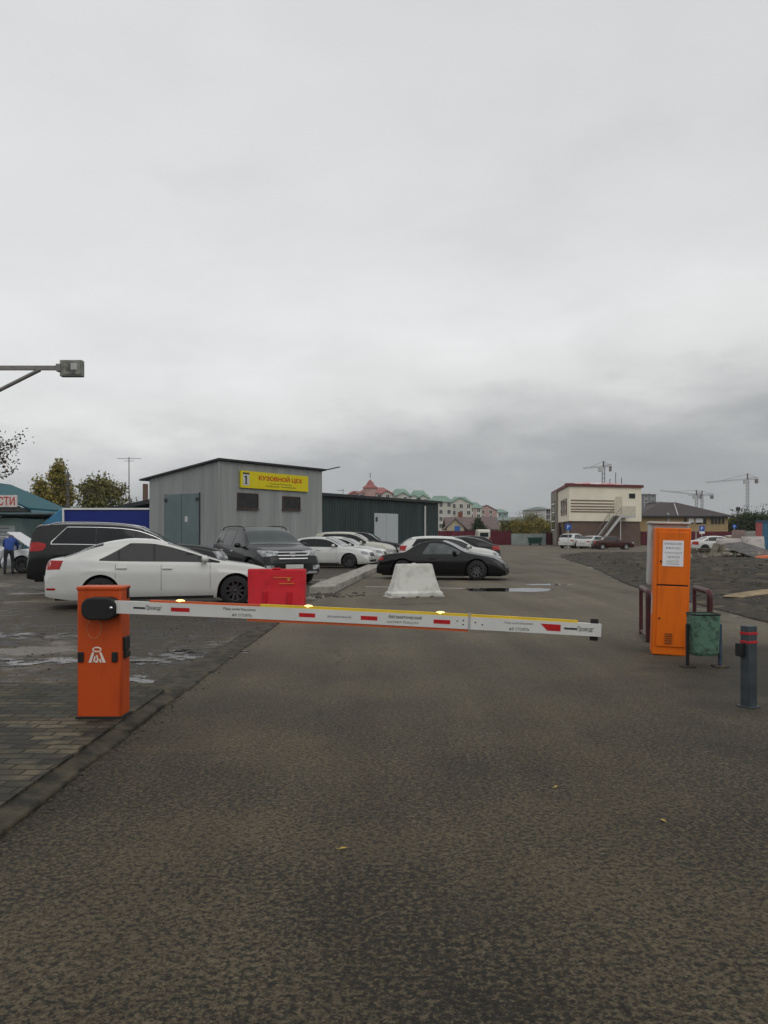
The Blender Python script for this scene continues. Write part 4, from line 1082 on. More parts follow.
def garage():
    C2, E, W2 = Vector((-7.63, 37.0)), Vector((-3.33, 43.0)), Vector((-11.7, 39.9))
    t = thing('body_shop', 'grey metal body shop with a yellow sign over two small windows', 'building', (C2.x, C2.y, 0))
    O = Vector((C2.x, C2.y, 0)); zC, zW = 4.93, 4.30
    dE, dW = (E - C2), (W2 - C2)
    F_ = W2 + dE
    e, w, f, c = dE, dW, dW + dE, Vector((0, 0))
    mb = MB()
    corr(mb, c, e, zC, zC); corr(mb, w, c, zW, zC); corr(mb, e, f, zC, zW); corr(mb, f, w, zW, zW)
    mb.build('wall', GARAGE, t, recalc=False)
    m = MB(); m.box((.012, -.02, zC / 2), (.09, .09, zC)); m.build('corner_trim', GARAGE, t)
    ux, uw = dE.normalized(), dW.normalized(); oN = -uw; oW = -ux        # outward of the sign wall / gate wall
    def v3(p, z): return (p.x, p.y, z)
    m = MB(); k = .35
    slab(m, [v3(c - ux * .18 - uw * .18, zC + .12), v3(e + ux * .18 - uw * .18, zC + .12), v3(f + ux * .18 + uw * k * 1.6, zW + .07), v3(w - ux * .18 + uw * k * 1.6, zW + .0)], .085)
    m.build('roof', DKROOF, t)
    # gate in the low wall
    L5 = dW.length
    def on_w(s0, s1, z0, z1, o0, o1): return quad_on(MB(), Vector((c.x, c.y)), uw, oW, s0, s1, z0, z1, o0, o1)
    def s_at(px):       # distance along the gate wall for a picture column
        kx = (px - 384) / FPX; p = C2; return (kx * p.y - p.x) / (uw.x - kx * uw.y)
    s1, s0 = s_at(166), s_at(200)
    zt = Z(494.5, 38.9)
    g = on_w(s0, s1, 0, zt, .035, .075).build('gate', GATE, t)
    quad_on(MB(), c, uw, oW, s0 - .04, s0, 0, zt + .04, .03, .06).build('gate_frame', DKROOF, g)
    quad_on(MB(), c, uw, oW, s1, s1 + .04, 0, zt + .04, .03, .06).build('gate_frame', DKROOF, g)
    quad_on(MB(), c, uw, oW, (s0 + s1) / 2 - .012, (s0 + s1) / 2 + .012, 0, zt, .07, .082).build('gate_seam', DKROOF, g)
    sm = s_at(187.5); quad_on(MB(), c, uw, oW, sm - .09, sm + .09, Z(522, 38.7), Z(516.5, 38.7), .076, .084).build('gate_notice', PLATE, g)
    for ss in (s0 + .1, s1 - .1): quad_on(MB(), c, uw, oW, ss - .09, ss + .09, zt - .35, zt - .2, .06, .12).build('hinge', DKROOF, g)
    # sign and windows on the long wall
    def e_at(px):
        kx = (px - 384) / FPX; p = C2; return (kx * p.y - p.x) / (ux.x - kx * ux.y)
    def on_e(a, b, z0, z1, o0, o1): return quad_on(MB(), c, ux, oN, a, b, z0, z1, o0, o1)
    def yat(s): return C2.y + ux.y * s
    sa, sb = e_at(239), e_at(306.5)
    za, zb = Z(487.5, yat(sa)), Z(470.5, yat(sa))
    sg = on_e(sa, sb, za, zb, .035, .12).build('sign', SIGNY, t)
    ud = Vector((ux.x, ux.y, 0)); hgt = zb - za
    def sp(s, z): return Vector((c.x + ux.x * s + oN.x * .121, c.y + ux.y * s + oN.y * .121, z))
    st0, st1 = e_at(257), e_at(300.5)
    text_mesh('КУЗОВНОЙ ЦЕХ', st1 - st0, SIGNR, sg, sp((st0 + st1) / 2, za + hgt * .66), ud, (0, 0, 1), depth=.006, height=hgt * .40, bold=.024)
    text_mesh('кузовной ремонт', (st1 - st0) * .50, INK, sg, sp((st0 + st1) / 2, za + hgt * .34), ud, (0, 0, 1), depth=.006, height=hgt * .09)
    text_mesh('покраска  полировка', (st1 - st0) * .68, INK, sg, sp((st0 + st1) / 2, za + hgt * .17), ud, (0, 0, 1), depth=.006, height=hgt * .09)
    n0, n1 = e_at(241), e_at(247.5)
    on_e(n0, n1, za + hgt * .14, zb - hgt * .12, .121, .130).build('number_panel', PLATE, sg)
    on_e(n0, n1, zb - hgt * .20, zb - hgt * .10, .130, .134).build('number_panel_head', INK, sg)
    nm = (n0 + n1) / 2; q = .06
    m = on_e(nm - q * .9, nm + q * .9, za + hgt * .26, zb - hgt * .28, .130, .134)
    quad_on(m, c, ux, oN, nm - q * 1.9, nm + q * 1.9, za + hgt * .22, za + hgt * .26, .130, .134); quad_on(m, c, ux, oN, nm - q * 2.0, nm - q * .9, zb - hgt * .40, zb - hgt * .31, .130, .134)
    m.build('lettering', INK, sg)
    for a, b, y0, y1 in ((237, 257.5, 492.5, 508.5), (282, 299.5, 496, 509.5)):
        a, b = e_at(a), e_at(b); Y = yat(a); z0, z1 = Z(y1, Y), Z(y0, Y)
        fr = MB()
        for bx in ((a, b, z0, z0 + .045), (a, b, z1 - .045, z1), (a, a + .045, z0 + .045, z1 - .045), (b - .045, b, z0 + .045, z1 - .045)):
            quad_on(fr, c, ux, oN, *bx, .03, .075)
        w_ = fr.build('window', WINFR, t)
        on_e(a + .045, b - .045, z0 + .045, z1 - .045, .036, .045).build('pane', WPANE, w_)
        on_e(a - .05, b + .05, z0 - .04, z0, .03, .12).build('sill', WINFR, w_)
    # overflow spout at the far roof corner
    m = MB(); p0 = Vector((e.x, e.y, zC + .02)); m.tube([p0, p0 + Vector((.95, .1, .22))], .035, 6); m.build('roof_pole', DKROOF, t)
garage()

def green_shed():
    A, B = Vector((-4.6, 54.3)), Vector((4.62, 68.6)); d = (B - A).normalized(); nb = Vector((-d.y, d.x))
    t = thing('green_shed', 'long low dark green corrugated shed with pale double door', 'shed', (A.x, A.y, 0))
    c = Vector((0, 0)); e = B - A; zA, zB = 4.18, 4.2
    mb = MB(); corr(mb, c, e, zA, zB, .32, .045); corr(mb, e, e + nb * 8, zB, zB, .32, .045); corr(mb, nb * 8, c, zA, zA, .32, .045); corr(mb, e + nb * 8, nb * 8, zB, zA, .32, .045)
    mb.build('wall', GREENSH, t, recalc=False)
    m = MB(); o = d * .3; q = -nb * .3
    slab(m, [(*(c - o + q), zA + .2), (*(e + o + q), zB + .2), (*(e + o + nb * 8.3), zB + .5), (*(c - o + nb * 8.3), zA + .5)], .2); m.build('roof', DKROOF, t)
    def s_at(px):
        kx = (px - 384) / FPX; return (kx * A.y - A.x) / (d.x - kx * d.y)
    def zat(s, py): return Z(py, A.y + d.y * s)
    s0, s1 = s_at(373.5), s_at(397); sm = (s0 + s1) / 2
    z1 = zat(sm, 513.5)
    for a, b in ((s0, sm - .015), (sm + .015, s1)):
        quad_on(MB(), c, d, -nb, a, b, .05, z1, .05, .10).build('door', LGATE, t)
    quad_on(MB(), c, d, -nb, s0 + .12, s0 + .42, z1 - .65, z1 - .3, .101, .11).build('door_plate', INK, t)
    sp_ = s_at(423.5); m = MB(); p = c + d * sp_ - nb * .14; m.tube([(p.x, p.y, 0), (p.x, p.y, zat(sp_, 506))], .09, 8); m.build('downpipe', PLATE, t)
green_shed()

TEAL = mat('teal_metal_roof', (.012, .085, .105), rough=.6, var=.15, scale=1.0, spec=.15)
TEALW = mat('pale_green_wall', (.22, .30, .28), rough=.8, var=.15, scale=1.2)
DKW = mat('dark_shop_front', (.035, .036, .034), rough=.5, var=.3, scale=.8)
def parts_shop():
    Y = 47.0; x0, x1 = GX(-60, Y), GX(62, Y)
    t = thing('car_parts_shop', 'low shop with teal metal roof and a red lettered white sign on its canopy', 'building', (x0, Y, 0))
    W = x1 - x0 + 6
    m = MB(); m.box((W / 2, 5, 1.3), (W, 8, 2.6)); m.build('wall', DKW, t)
    # low roof with its bright edge
    m = MB(); slab(m, [(-.4, .3, 2.72), (W + .4, .3, 2.72), (W + .4, 5.5, 3.28), (-.4, 5.5, 3.28)], .12); slab(m, [(-.4, 5.5, 3.28), (W + .4, 5.5, 3.28), (W + .4, 9.8, 2.7), (-.4, 9.8, 2.7)], .12); m.build('roof', TEAL, t)
    m = MB(); m.box((W / 2, .27, 2.66), (W + .8, .05, .1)); m.build('gutter', GREY_L, t)
    # higher part that runs towards the camera, with a gable roof
    gx1 = GX(18, 42.5) - x0; gz = Z(503, 42.5)
    m = MB(); m.box((gx1 / 2 - 2, -2, 1.2), (gx1 + 4 - .3, 5.0, 2.4)); m.build('wall', TEALW, t)
    m = MB()
    ridge = (GX(-14, 45) - x0)
    slab(m, [(ridge, -4.9, Z(478, 42.5)), (gx1 + .75, -4.9, Z(508, 42.5)), (gx1 + .75, 1, Z(508, 42.5)), (ridge, 1, Z(478, 42.5))], .1)
    slab(m, [(ridge, -4.9, Z(478, 42.5)), (ridge, 1, Z(478, 42.5)), (ridge - 5, 1, 2.8), (ridge - 5, -4.9, 2.8)], .1); m.build('roof', TEAL, t)
    m = MB(); m.add([(ridge - 4.8, -4.55, 2.7), (gx1 + .8, -4.55, 2.7), (ridge, -4.55, Z(479.5, 42.5))], [(0, 1, 2)]); m.build('gable', TEAL, t)
    # canopy with the sign
    sY = 41.6 - Y; cy = sY
    sx1 = GX(16.7, 40.93) - x0; sz0, sz1 = Z(507, 40.93), Z(495, 40.93)
    m = MB(); m.box((sx1 - 3.0, sY + .2, sz0 - .12), (6.0, 1.6, .22)); m.build('canopy', DKW, t)
    m = MB(); m.box((sx1 - 3.0, sY - .62, (sz0 + sz1) / 2), (6.0, .1, sz1 - sz0)); s = m.build('sign', mat('pale_sign_board', (.55, .50, .48), rough=.6), t)
    tw = 3.5
    text_mesh('АВТОЗАПЧАСТИ', tw, SIGNR, s, (sx1 - .1 - tw / 2, sY - .672, (sz0 + sz1) / 2), (1, 0, 0), (0, 0, 1), depth=.008, height=(sz1 - sz0) * .72, bold=.01)
    # door, windows and the price board below
    for a, b in ((27, 33), (36, 44)):
        xa, xb = GX(a, Y) - x0, GX(b, Y) - x0
        m = MB(); m.box(((xa + xb) / 2, .98, 1.35), (xb - xa, .06, 1.9)); w = m.build('window', WPANE, t)
        m = MB()
        for xx in (xa - .06, xb + .06): m.box((xx, .975, 1.35), (.12, .09, 2.0))
        m.build('frame', TEALW, w)
    m = MB(); m.box((GX(33.7, Y) - x0, .95, 1.3), (.28, .1, 2.4)); m.build('pillar', mat('tan_post', (.25, .2, .14), rough=.8), t)
    bd_ = GX(4, 42.4) - x0
    m = MB(); m.box((bd_, -4.56, 1.35), (1.1, .06, 1.3)); pb = m.build('price_board', mat('pale_board', (.42, .47, .45), rough=.7), t)
    m = MB()
    for r_ in range(6): m.box((bd_ + rnd.uniform(-.1, .1), -4.595, 1.85 - r_ * .19), (rnd.uniform(.5, .85), .006, .07))
    m.build('lettering', INKG, pb)
parts_shop()

def dark_shed():
    Y = 56.0; a, b = GX(112, Y), GX(175, Y)
    t = thing('dark_roofed_shed', 'shed with sloping black roof beyond the blue truck box', 'shed', (a, Y, 0))
    W = b - a
    m = MB(); m.box((W / 2, 3, 1.6), (W, 6, 3.2)); m.build('wall', mat('dark_boards', (.06, .055, .05), rough=.9, var=.3), t)
    m = MB(); slab(m, [(-.3, -.3, Z(508, Y)), (W + .3, -.3, Z(493.5, Y)), (W + .3, 6.3, Z(493, Y)), (-.3, 6.3, Z(507, Y))], .3); m.build('roof', DKROOF, t)
    m = MB(); m.box((GX(139, Y) - a, 1.5, Z(494, Y)), (.3, .3, 1.6)); m.build('chimney', mat('old_brick', (.14, .09, .07), rough=.9), t)
dark_shed()

# the beige building with the outside stair
BEIGE = mat('beige_render', (.70, .655, .53), rough=.85, var=.06, scale=.6)
BROWNC = mat('brown_cladding', (.125, .085, .068), rough=.8, var=.12, scale=1.0)
STONEC = mat('stone_cladding', (.24, .21, .18), rough=.9, var=.35, scale=3)
CAPR = mat('dark_red_cap', (.13, .03, .03), rough=.6)
STRIPE = mat('brown_stripe', (.17, .105, .08), rough=.8)
WHPAINT = mat('white_paint', (.72, .72, .70), rough=.6, var=.05)
def office():
    Y = 104.0; C2 = Vector((GX(569, Y), Y)); E = Vector((GX(641.5, Y + 4), Y + 4)); Wd = Vector((GX(552.5, Y + 22), Y + 22))
    t = thing('stair_building', 'beige two storey building with brown ground floor and an outside stair', 'building', (C2.x, C2.y, 0))
    c = Vector((0, 0)); e, w = E - C2, Wd - C2; f = e + w
    ux, uw = e.normalized(), w.normalized(); oN = Vector((ux.y, -ux.x)); oW = Vector((-uw.y, uw.x))
    zt = Z(486, Y); zm = Z(521, Y)
    def fl(z): return [(c.x, c.y, z), (e.x, e.y, z), (f.x, f.y, z), (w.x, w.y, z)]
    m = MB(); m.hexa(fl(zm), fl(zt)); m.build('upper_wall', BEIGE, t)
    m = MB(); s = .25
    def fl2(z): return [(*(c + (ux + uw) * s), z), (*(e + (-ux + uw) * s), z), (*(f - (ux + uw) * s), z), (*(w + (ux - uw) * s), z)]
    m.hexa(fl2(-.1), fl2(zm - .003)); m.build('lower_wall', BROWNC, t)
    L_ = e.length; kx = lambda px: ((px - 384) / FPX * C2.y - C2.x) / (ux.x - (px - 384) / FPX * ux.y)
    zz = lambda py, s_: Z(py, C2.y + ux.y * s_)
    on = lambda *a: quad_on(MB(), c, ux, oN, *a)
    m = MB(); quad_on(m, c, ux, oN, -.35, L_ + .2, zt, zt + .36, -.5, .22); quad_on(m, c, uw, oW, -.2, w.length, zt, zt + .36, -.5, .22); m.build('roof_cap', CAPR, t)
    m = MB(); m.hexa([(c.x + .5, c.y + .8, zt + .15), (e.x - .6, e.y + .8, zt + .15), (f.x - .5, f.y, zt + .15), (w.x + .5, w.y, zt + .15)], [(c.x + .5, c.y + .8, zt + .3), (e.x - .6, e.y + .8, zt + .3), (f.x - .5, f.y, zt + .3), (w.x + .5, w.y, zt + .3)]); m.build('roof', DKROOF, t)
    # red and white sheet over the parapet
    a, b = kx(573), kx(622)
    m = MB(); V = []; N_ = 14
    for i in range(N_ + 1):
        u = i / N_; s_ = a + (b - a) * u; h = .05 + .10 * (1 - abs(2 * u - 1.0) ** 1.2) + .03 * sin(i * 2.1)
        p = c + ux * s_
        for o_, z in ((.30, zt + .30), (.26, zt + .34 + h * .5), (.02, zt + .40 + h)): V.append((p.x + oN.x * o_, p.y + oN.y * o_, z))
    m.add(V, [(i * 3 + j, i * 3 + 3 + j, i * 3 + 4 + j, i * 3 + 1 + j) for i in range(N_) for j in range(2)]); m.build('parapet_sheet', mat('faded_pink_sheet', (.52, .20, .20), rough=.6, col2=(.62, .55, .54), scale=.8, thr=(.42, .6)), t)
    for py in (500.5, 503.6, 506.5, 509.3, 511.7):
        on(.25, kx(614.5), zz(py + .45, 4), zz(py - .45, 4), .003, .09).build('wall_stripe', STRIPE, t)
    a, b = kx(629), kx(635); on(a, b, zz(498.3, a), zz(493.5, a), .01, .06).build('window', WPANE, t)
    # stair
    s1, s2 = kx(612), kx(626); zl = zz(516, s1)
    ld = on(s1, s2, zl - .25, zl, .05, 2.0).build('stair_landing', GREY_L, t)
    on(s1, s2, zl + .01, zl + 1.25, 1.9, 2.02).build('parapet', mat('pale_parapet', (.50, .47, .38), rough=.8), ld)
    dr = on(kx(615.5), kx(622), zl + .02, zl + 2.6, .0, .05).build('door', mat('pale_stair_door', (.50, .46, .36), rough=.6), t)
    sb = kx(590); m = MB()
    nS = 22
    for i in range(nS):
        u = i / nS; sa_ = sb + (s1 - sb) * u; quad_on(m, c, ux, oN, sa_, sa_ + (s1 - sb) / nS * 1.15, zl * u, zl * u + .16, .4, 1.9)
    stp = m.build('stair_tread', mat('stair_step', (.14, .11, .095), rough=.8), t)
    for o_ in (.35, 1.92):
        m = MB(); p0, p1 = c + ux * sb + oN * o_, c + ux * s1 + oN * o_
        m.hexa([(p0.x, p0.y, 0), (p1.x, p1.y, zl - .3), (p1.x + oN.x * .08, p1.y + oN.y * .08, zl - .3), (p0.x + oN.x * .08, p0.y + oN.y * .08, 0)], [(p0.x, p0.y, .45), (p1.x, p1.y, zl + .2), (p1.x + oN.x * .08, p1.y + oN.y * .08, zl + .2), (p0.x + oN.x * .08, p0.y + oN.y * .08, .45)])
        m.build('stair_stringer', GREY_L, t)
        m = MB(); m.tube([(p0.x, p0.y, 1.1), (p1.x, p1.y, zl + 1.05)], .035, 6)
        for i in range(6):
            q = p0.lerp(p1, i / 5); z = zl * i / 5; m.tube([(q.x, q.y, z), (q.x, q.y, z + 1.05)], .022, 5)
        m.build('stair_railing', mat('stair_rail_paint', (.2, .17, .15), rough=.6), t)
    p = c + ux * s1 + oN * 1.8; m = MB(); m.tube([(p.x, p.y, 0), (p.x, p.y, zl)], .08, 8); m.build('landing_post', GREY_L, t)
    # receding side: stone clad end, tall glazed strip, windows
    on_w = lambda *a: quad_on(MB(), c, uw, oW, *a)
    WL = w.length
    on_w(WL * .62, WL, -.1, zt + .1, .01, .25).build('stone_bay', STONEC, t)
    on_w(WL * .70, WL * .90, 2.2, zt - 1.2, .25, .30).build('glazed_strip', WPANE, t)
    for i in range(4): on_w(WL * .70, WL * .90, 2.2 + i * 1.3, 2.35 + i * 1.3, .30, .36).build('glazing_bar', WHPAINT, t)
    for a in (.12, .24, .36):
        wv = on_w(WL * a, WL * (a + .075), zm + .9, zm + 3.0, .005, .05).build('window', WPANE, t)
        on_w(WL * a - .18, WL * a, zm + .8, zm + 3.1, .005, .09).build('frame', CAPR, wv)
    for a in (.1, .3, .48): on_w(WL * a, WL * (a + .1), .2, 2.6, -.24, -.19).build('shop_window', WPANE, t)
    for a in (.02, .3, .58): on_w(WL * a, WL * (a + .03), 0, zm, -.1, .0).build('column', BROWNC, t)
    for i in range(3):
        p = c + ux * kx(615 + i * 6) + uw * 4; m = MB(); m.tube([(p.x, p.y, zt), (p.x, p.y, zt + (1.4, 2.3, 1.6)[i])], .05, 5); m.build('roof_mast', DKROOF, t)
office()

HOUSEW = mat('ochre_brick', (.34, .245, .13), rough=.9, var=.12, scale=1.5)
TILE = mat('dark_brown_tiles', (.055, .042, .042), rough=.7, var=.25, scale=2)
def hip_house():
    Y = 128.0; x0, x1 = GX(640.5, Y), GX(728, Y); z1 = Z(516, Y); zr = Z(502.5, Y + 6)
    t = thing('hip_roof_house', 'ochre brick house under a dark hipped roof behind the maroon fence', 'house', (x0, Y, 0))
    W = x1 - x0; D = 11.0; xc = GX(688, Y) - x0
    m = MB(); m.box((W / 2, D / 2, z1 / 2), (W, D, z1)); m.build('wall', HOUSEW, t)
    o = .7; a, b, c_, d_ = (-o, -o, z1), (W + o, -o, z1), (W + o, D + o, z1), (-o, D + o, z1); r0, r1 = (W * .36, D / 2, zr), (W * .55, D / 2, zr)
    m = MB(); m.add([a, b, c_, d_, r0, r1], [(0, 1, 5, 4), (1, 2, 5), (2, 3, 4, 5), (3, 0, 4), (3, 2, 1, 0)]); rf = m.build('roof', TILE, t)
    m = MB(); m.tube([(W * .36 + 2, D / 2 - 1, zr - .3), (W * .36 + .7, -o, z1 + .1)], .1, 5); m.build('roof_ladder', GREY_L, rf)
    m = MB(); m.box((W / 2, -o + .02, z1 - .1), (W + 2 * o, .1, .22)); m.build('eaves_board', DKROOF, t)
    for px0, px1, wh in ((689, 693, 1), (696, 702, 1), (703, 706, 0), (711, 713.5, 0), (714.5, 717, 0), (718, 720.5, 0), (722, 724, 0), (684, 686.5, 0)):
        xa, xb = GX(px0, Y) - x0, GX(px1, Y) - x0; za, zb = Z(524, Y), Z(517.5, Y)
        m = MB(); m.box(((xa + xb) / 2, -.03, (za + zb) / 2), (xb - xa, .1, zb - za)); w = m.build('window', WPANE, t)
        if wh:
            m = MB(); m.box(((xa + xb) / 2, -.09, zb - .45), (xb - xa + .2, .06, .7)); m.build('blind', WHPAINT, w)
    m = MB(); m.box((xc - 3.2, .0, z1 / 2 + 1), (.3, .35, z1 - 1)); m.build('downpipe', GREY_L, t)
hip_house()

# maroon sheet fence, in runs
FENCE = mat('maroon_fence_sheet', (.105, .016, .026), rough=.55, var=.2, scale=.8)
FENCEG = mat('pale_fence_sheet', (.30, .34, .33), rough=.6, var=.12, scale=.8)
def fence(label, pa, pb, h, mt, posts=6, group='sheet fences'):
    a, b = Vector(pa), Vector(pb)
    t = thing('sheet_fence', label, 'fence', (a.x, a.y, 0), 0, group)
    e = b - a; d = e.normalized(); n = Vector((d.y, -d.x))
    m = MB(); corr(m, Vector((0, 0)), e, h, h, .4, .05); m.build('fence_sheet', mt, t, recalc=False)
    for i in range(posts + 1):
        p = e * (i / posts) - n * .06; m = MB(); m.box((p.x, p.y, h / 2), (.09, .09, h + .08)); m.build('post', DKROOF, t)
Yf = 122.0
fence('maroon sheet fence before the far brown roofed house', (GX(425, Yf - 4), Yf - 4), (GX(511, Yf), Yf), Z(531, Yf), FENCE)
fence('pale grey fence section behind the green dumpster', (GX(511.4, Yf), Yf), (GX(546, Yf + 1), Yf + 1), Z(533.6, Yf), FENCEG, 4)
fence('short maroon fence between the pale fence section and the beige building', (GX(546.4, Yf + 1), Yf + 1), (GX(556, Yf + 2), Yf + 2), Z(532.5, Yf), FENCE, 2)
fence('maroon fence in front of the hip roofed house', (GX(641, 118), 118), (GX(760, 118), 118), Z(531.5, 118), FENCE, 9)

def gable_house(name, label, Y, px0, px1, yeave, yridge, wallm, roofm, gable_side=None, D=9.0):
    x0, x1 = GX(px0, Y), GX(px1, Y); W = x1 - x0; ze, zr = Z(yeave, Y), Z(yridge, Y + D / 2)
    t = thing(name, label, 'house', (x0, Y, 0))
    m = MB(); m.box((W / 2, D / 2, ze / 2), (W, D, ze)); m.build('wall', wallm, t)
    m = MB(); o = .4
    slab(m, [(-o, -o, ze), (W + o, -o, ze), (W + o, D / 2, zr), (-o, D / 2, zr)], .2); slab(m, [(-o, D / 2, zr), (W + o, D / 2, zr), (W + o, D + o, ze), (-o, D + o, ze)], .2); m.build('roof', roofm, t)
    return t, W, ze, zr
CREAM = mat('cream_render', (.42, .38, .27), rough=.9, var=.1, scale=.8)
BROWNR = mat('faded_brown_roof', (.13, .095, .09), rough=.7, var=.15, scale=1)
GREYR = mat('grey_green_roof', (.16, .19, .18), rough=.7, var=.15, scale=1)
t, W, ze, zr = gable_house('brown_roofed_house', 'far house with brown roof and cream gable above the maroon fence', 140.0, 448, 498, 529, 517, CREAM, BROWNR)
m = MB(); xg = GX(455, 139.2) - t.location.x   # the gable wall facing us
m.prism([(xg - 1.5, 0), (xg + 1.6, 0), (xg + 1.6, Z(528, 139)), (xg, Z(518.5, 139)), (xg - 1.5, Z(528, 139))], lambda u, v, h: (u, h, v), -1.2, 2.0); m.build('gable_wall', CREAM, t)
m = MB(); zg = Z(518, 139)
slab(m, [(xg - 2, -1.5, Z(529, 139)), (xg, -1.5, zg), (xg, 3, zg), (xg - 2, 3, Z(529, 139))], .15); slab(m, [(xg, -1.5, zg), (xg + 2.1, -1.5, Z(529, 139)), (xg + 2.1, 3, Z(529, 139)), (xg, 3, zg)], .15); m.build('gable_roof', BROWNR, t)
m = MB(); m.box((xg + .35, -1.27, Z(528.5, 139)), (.9, .06, .85)); m.build('blue_panel', mat('blue_sign', (.03, .12, .40), rough=.5), t)
m = MB(); m.box((W * .3, 5, zr + .2), (.8, .8, 1.4)); m.build('chimney', mat('red_chimney', (.18, .07, .05), rough=.9), t)
t, W, ze, zr = gable_house('cream_house', 'long cream two storey house with shallow grey green roof beyond the fence', 170.0, 499, 529, 520, 517, CREAM, GREYR, D=12)
for i in range(6):
    for zc in (Z(524, 170), Z(529.5, 170)):
        m = MB(); m.box((W * (.1 + .16 * i), -.02, zc), (.5, .08, .8)); m.build('window', WPANE, t)

# far apartment blocks
PINK = mat('pink_render', (.42, .27, .24), rough=.9, var=.08, scale=.4)
PALE = mat('pale_render', (.50, .48, .42), rough=.9, var=.08, scale=.4)
WHITEB = mat('white_render', (.60, .60, .57), rough=.9, var=.06, scale=.4)
GREENR = mat('green_metal_roof', (.15, .24, .19), rough=.55, var=.2, scale=.3)
REDR = mat('red_metal_roof', (.26, .085, .078), rough=.55, var=.15, scale=.3)
TEALB = mat('teal_render', (.13, .27, .25), rough=.85, var=.1, scale=.4)
WINS = {}
def win_mesh(w, h):
    if (w, h) not in WINS:
        m = MB(); m.box((0, 0, 0), (w, .14, h)); o = m.build('window', WPANE); a = o.data; bpy.data.objects.remove(o)
        m = MB()
        for bx in (((0, -.03, h / 2 + .07), (w + .28, .16, .14)), ((0, -.03, -h / 2 - .07), (w + .28, .16, .14)), ((0, -.035, 0), (.10, .15, h)), ((-w / 2 - .07, -.03, 0), (.14, .16, h)), ((w / 2 + .07, -.03, 0), (.14, .16, h))): m.box(*bx)
        o = m.build('frame', WHPAINT); b = o.data; bpy.data.objects.remove(o); WINS[(w, h)] = (a, b)
    return WINS[(w, h)]
def apartment(label, Y, px0, px1, ytop, yridge, wm, bay, rm, rz=0.0, floors=5, D=14.0, gables=(), name='apartment_block', vis=99, shed=False):
    x0, x1 = GX(px0, Y), GX(px1, Y); W = (x1 - x0) / max(.2, cos(rz)); zt, zr = Z(ytop, Y), Z(yridge, Y + D / 2 * .6)
    t = thing(name, label, 'apartment block', (x0, Y, 0), rz, 'apartment blocks on the skyline')
    m = MB(); m.box((W / 2, D / 2, zt / 2), (W, D, zt)); m.build('wall', wm, t)
    o = .7; m = MB(); r = min(W * .25, D * .45)
    m.add([(-o, -o, zt), (W + o, -o, zt), (W + o, D + o, zt), (-o, D + o, zt), (r, D / 2, zr), (W - r, D / 2, zr)], [(0, 1, 5, 4), (1, 2, 5), (2, 3, 4, 5), (3, 0, 4), (3, 2, 1, 0)]); rf = m.build('roof', rm, t)
    for g, gw, gcol in gables:                   # gabled bays standing out of the front
        gx_ = W * g; gh = zt + gw * .24
        m = MB(); m.prism([(gx_ - gw / 2, 0), (gx_ + gw / 2, 0), (gx_ + gw / 2, zt), (gx_, gh), (gx_ - gw / 2, zt)], lambda u, v, h: (u, h, v), -1.2, D * .4); m.build('gabled_bay', gcol, t)
        m = MB(); q = .5
        slab(m, [(gx_ - gw / 2 - q, -1.7, zt - .25), (gx_, -1.7, gh + .2), (gx_, D * .45, gh + .2), (gx_ - gw / 2 - q, D * .45, zt - .25)], .3); slab(m, [(gx_, -1.7, gh + .2), (gx_ + gw / 2 + q, -1.7, zt - .25), (gx_ + gw / 2 + q, D * .45, zt - .25), (gx_, D * .45, gh + .2)], .3); m.build('bay_roof', rm, rf)
    n = max(2, int(W / 2.7)); fh = (zt - .6) / floors; wa, wb = win_mesh(1.35, 1.7)
    for f_ in range(floors - 1, max(-1, floors - 1 - vis), -1):
        for i in range(n):
            x = W * (i + .5) / n; out = -.02
            for g, gw, gcol in gables:
                if abs(x - W * g) < gw / 2 + .8: out = -1.22 if abs(x - W * g) < gw / 2 - .8 else None
                if out is None: break
            if out is None: continue
            w = link('window', wa, t, (x, out, .9 + fh * f_ + fh * .5)); link('frame', wb, w)
    if bay:
        for i in range(1, n, 3):
            x = W * i / n
            if any(abs(x - W * g) < gw / 2 + 1.2 for g, gw, _ in gables): continue
            m = MB(); m.box((x, -.12, zt / 2), (.9, .24, zt - .3)); m.build('pilaster', bay, t)
    return t, W, zt, zr
t, W, zt, zr = apartment('white apartment block with red roofs and a domed corner tower', 300, 358, 392, 493.5, 487, WHITEB, None, REDR, gables=((.85, 4, PALE),), vis=2)
m = MB(); tx_ = GX(370, 297) - t.location.x; zb_ = Z(488, 297)
m.lathe([(0, 0), (2.6, 0), (2.6, zb_), (0, zb_)], 8, 'Z', (tx_, 1, 0), smooth=False); tw = m.build('tower', PINK, t)
m = MB(); m.lathe([(2.9, zb_), (2.8, zb_ + .5), (1.5, zb_ + 1.5), (1.3, zb_ + 2.0), (.8, zb_ + 2.7), (.15, zb_ + 3.4), (0, zb_ + 3.5)], 8, 'Z', (tx_, 1, 0), smooth=False); m.build('dome', REDR, tw)
m = MB(); m.tube([(tx_, 1, zb_ + 4), (tx_, 1, Z(472, 297))], .14, 6); m.build('spire', DKROOF, tw)
apartment('low pink wing with a red gable next to the domed tower', 310, 348, 361, 495, 490.5, PINK, None, REDR, gables=((.5, 5, PINK),), vis=1, floors=5)
apartment('green roofed block with one small gable nearest the domed tower', 335, 391, 410, 495.5, 488.5, PALE, PINK, GREENR, gables=((.62, 5, PALE),), vis=1)
apartment('green roofed block with two small gables above the end of the shed', 345, 409, 429, 498, 490, WHITEB, PINK, GREENR, gables=((.25, 5, WHITEB), (.7, 5, PALE)), vis=1)
apartment('tall pale apartment block with pink pilasters beside the end of the shed', 330, 429, 453, 502, 495.5, PALE, PINK, GREENR, vis=5)
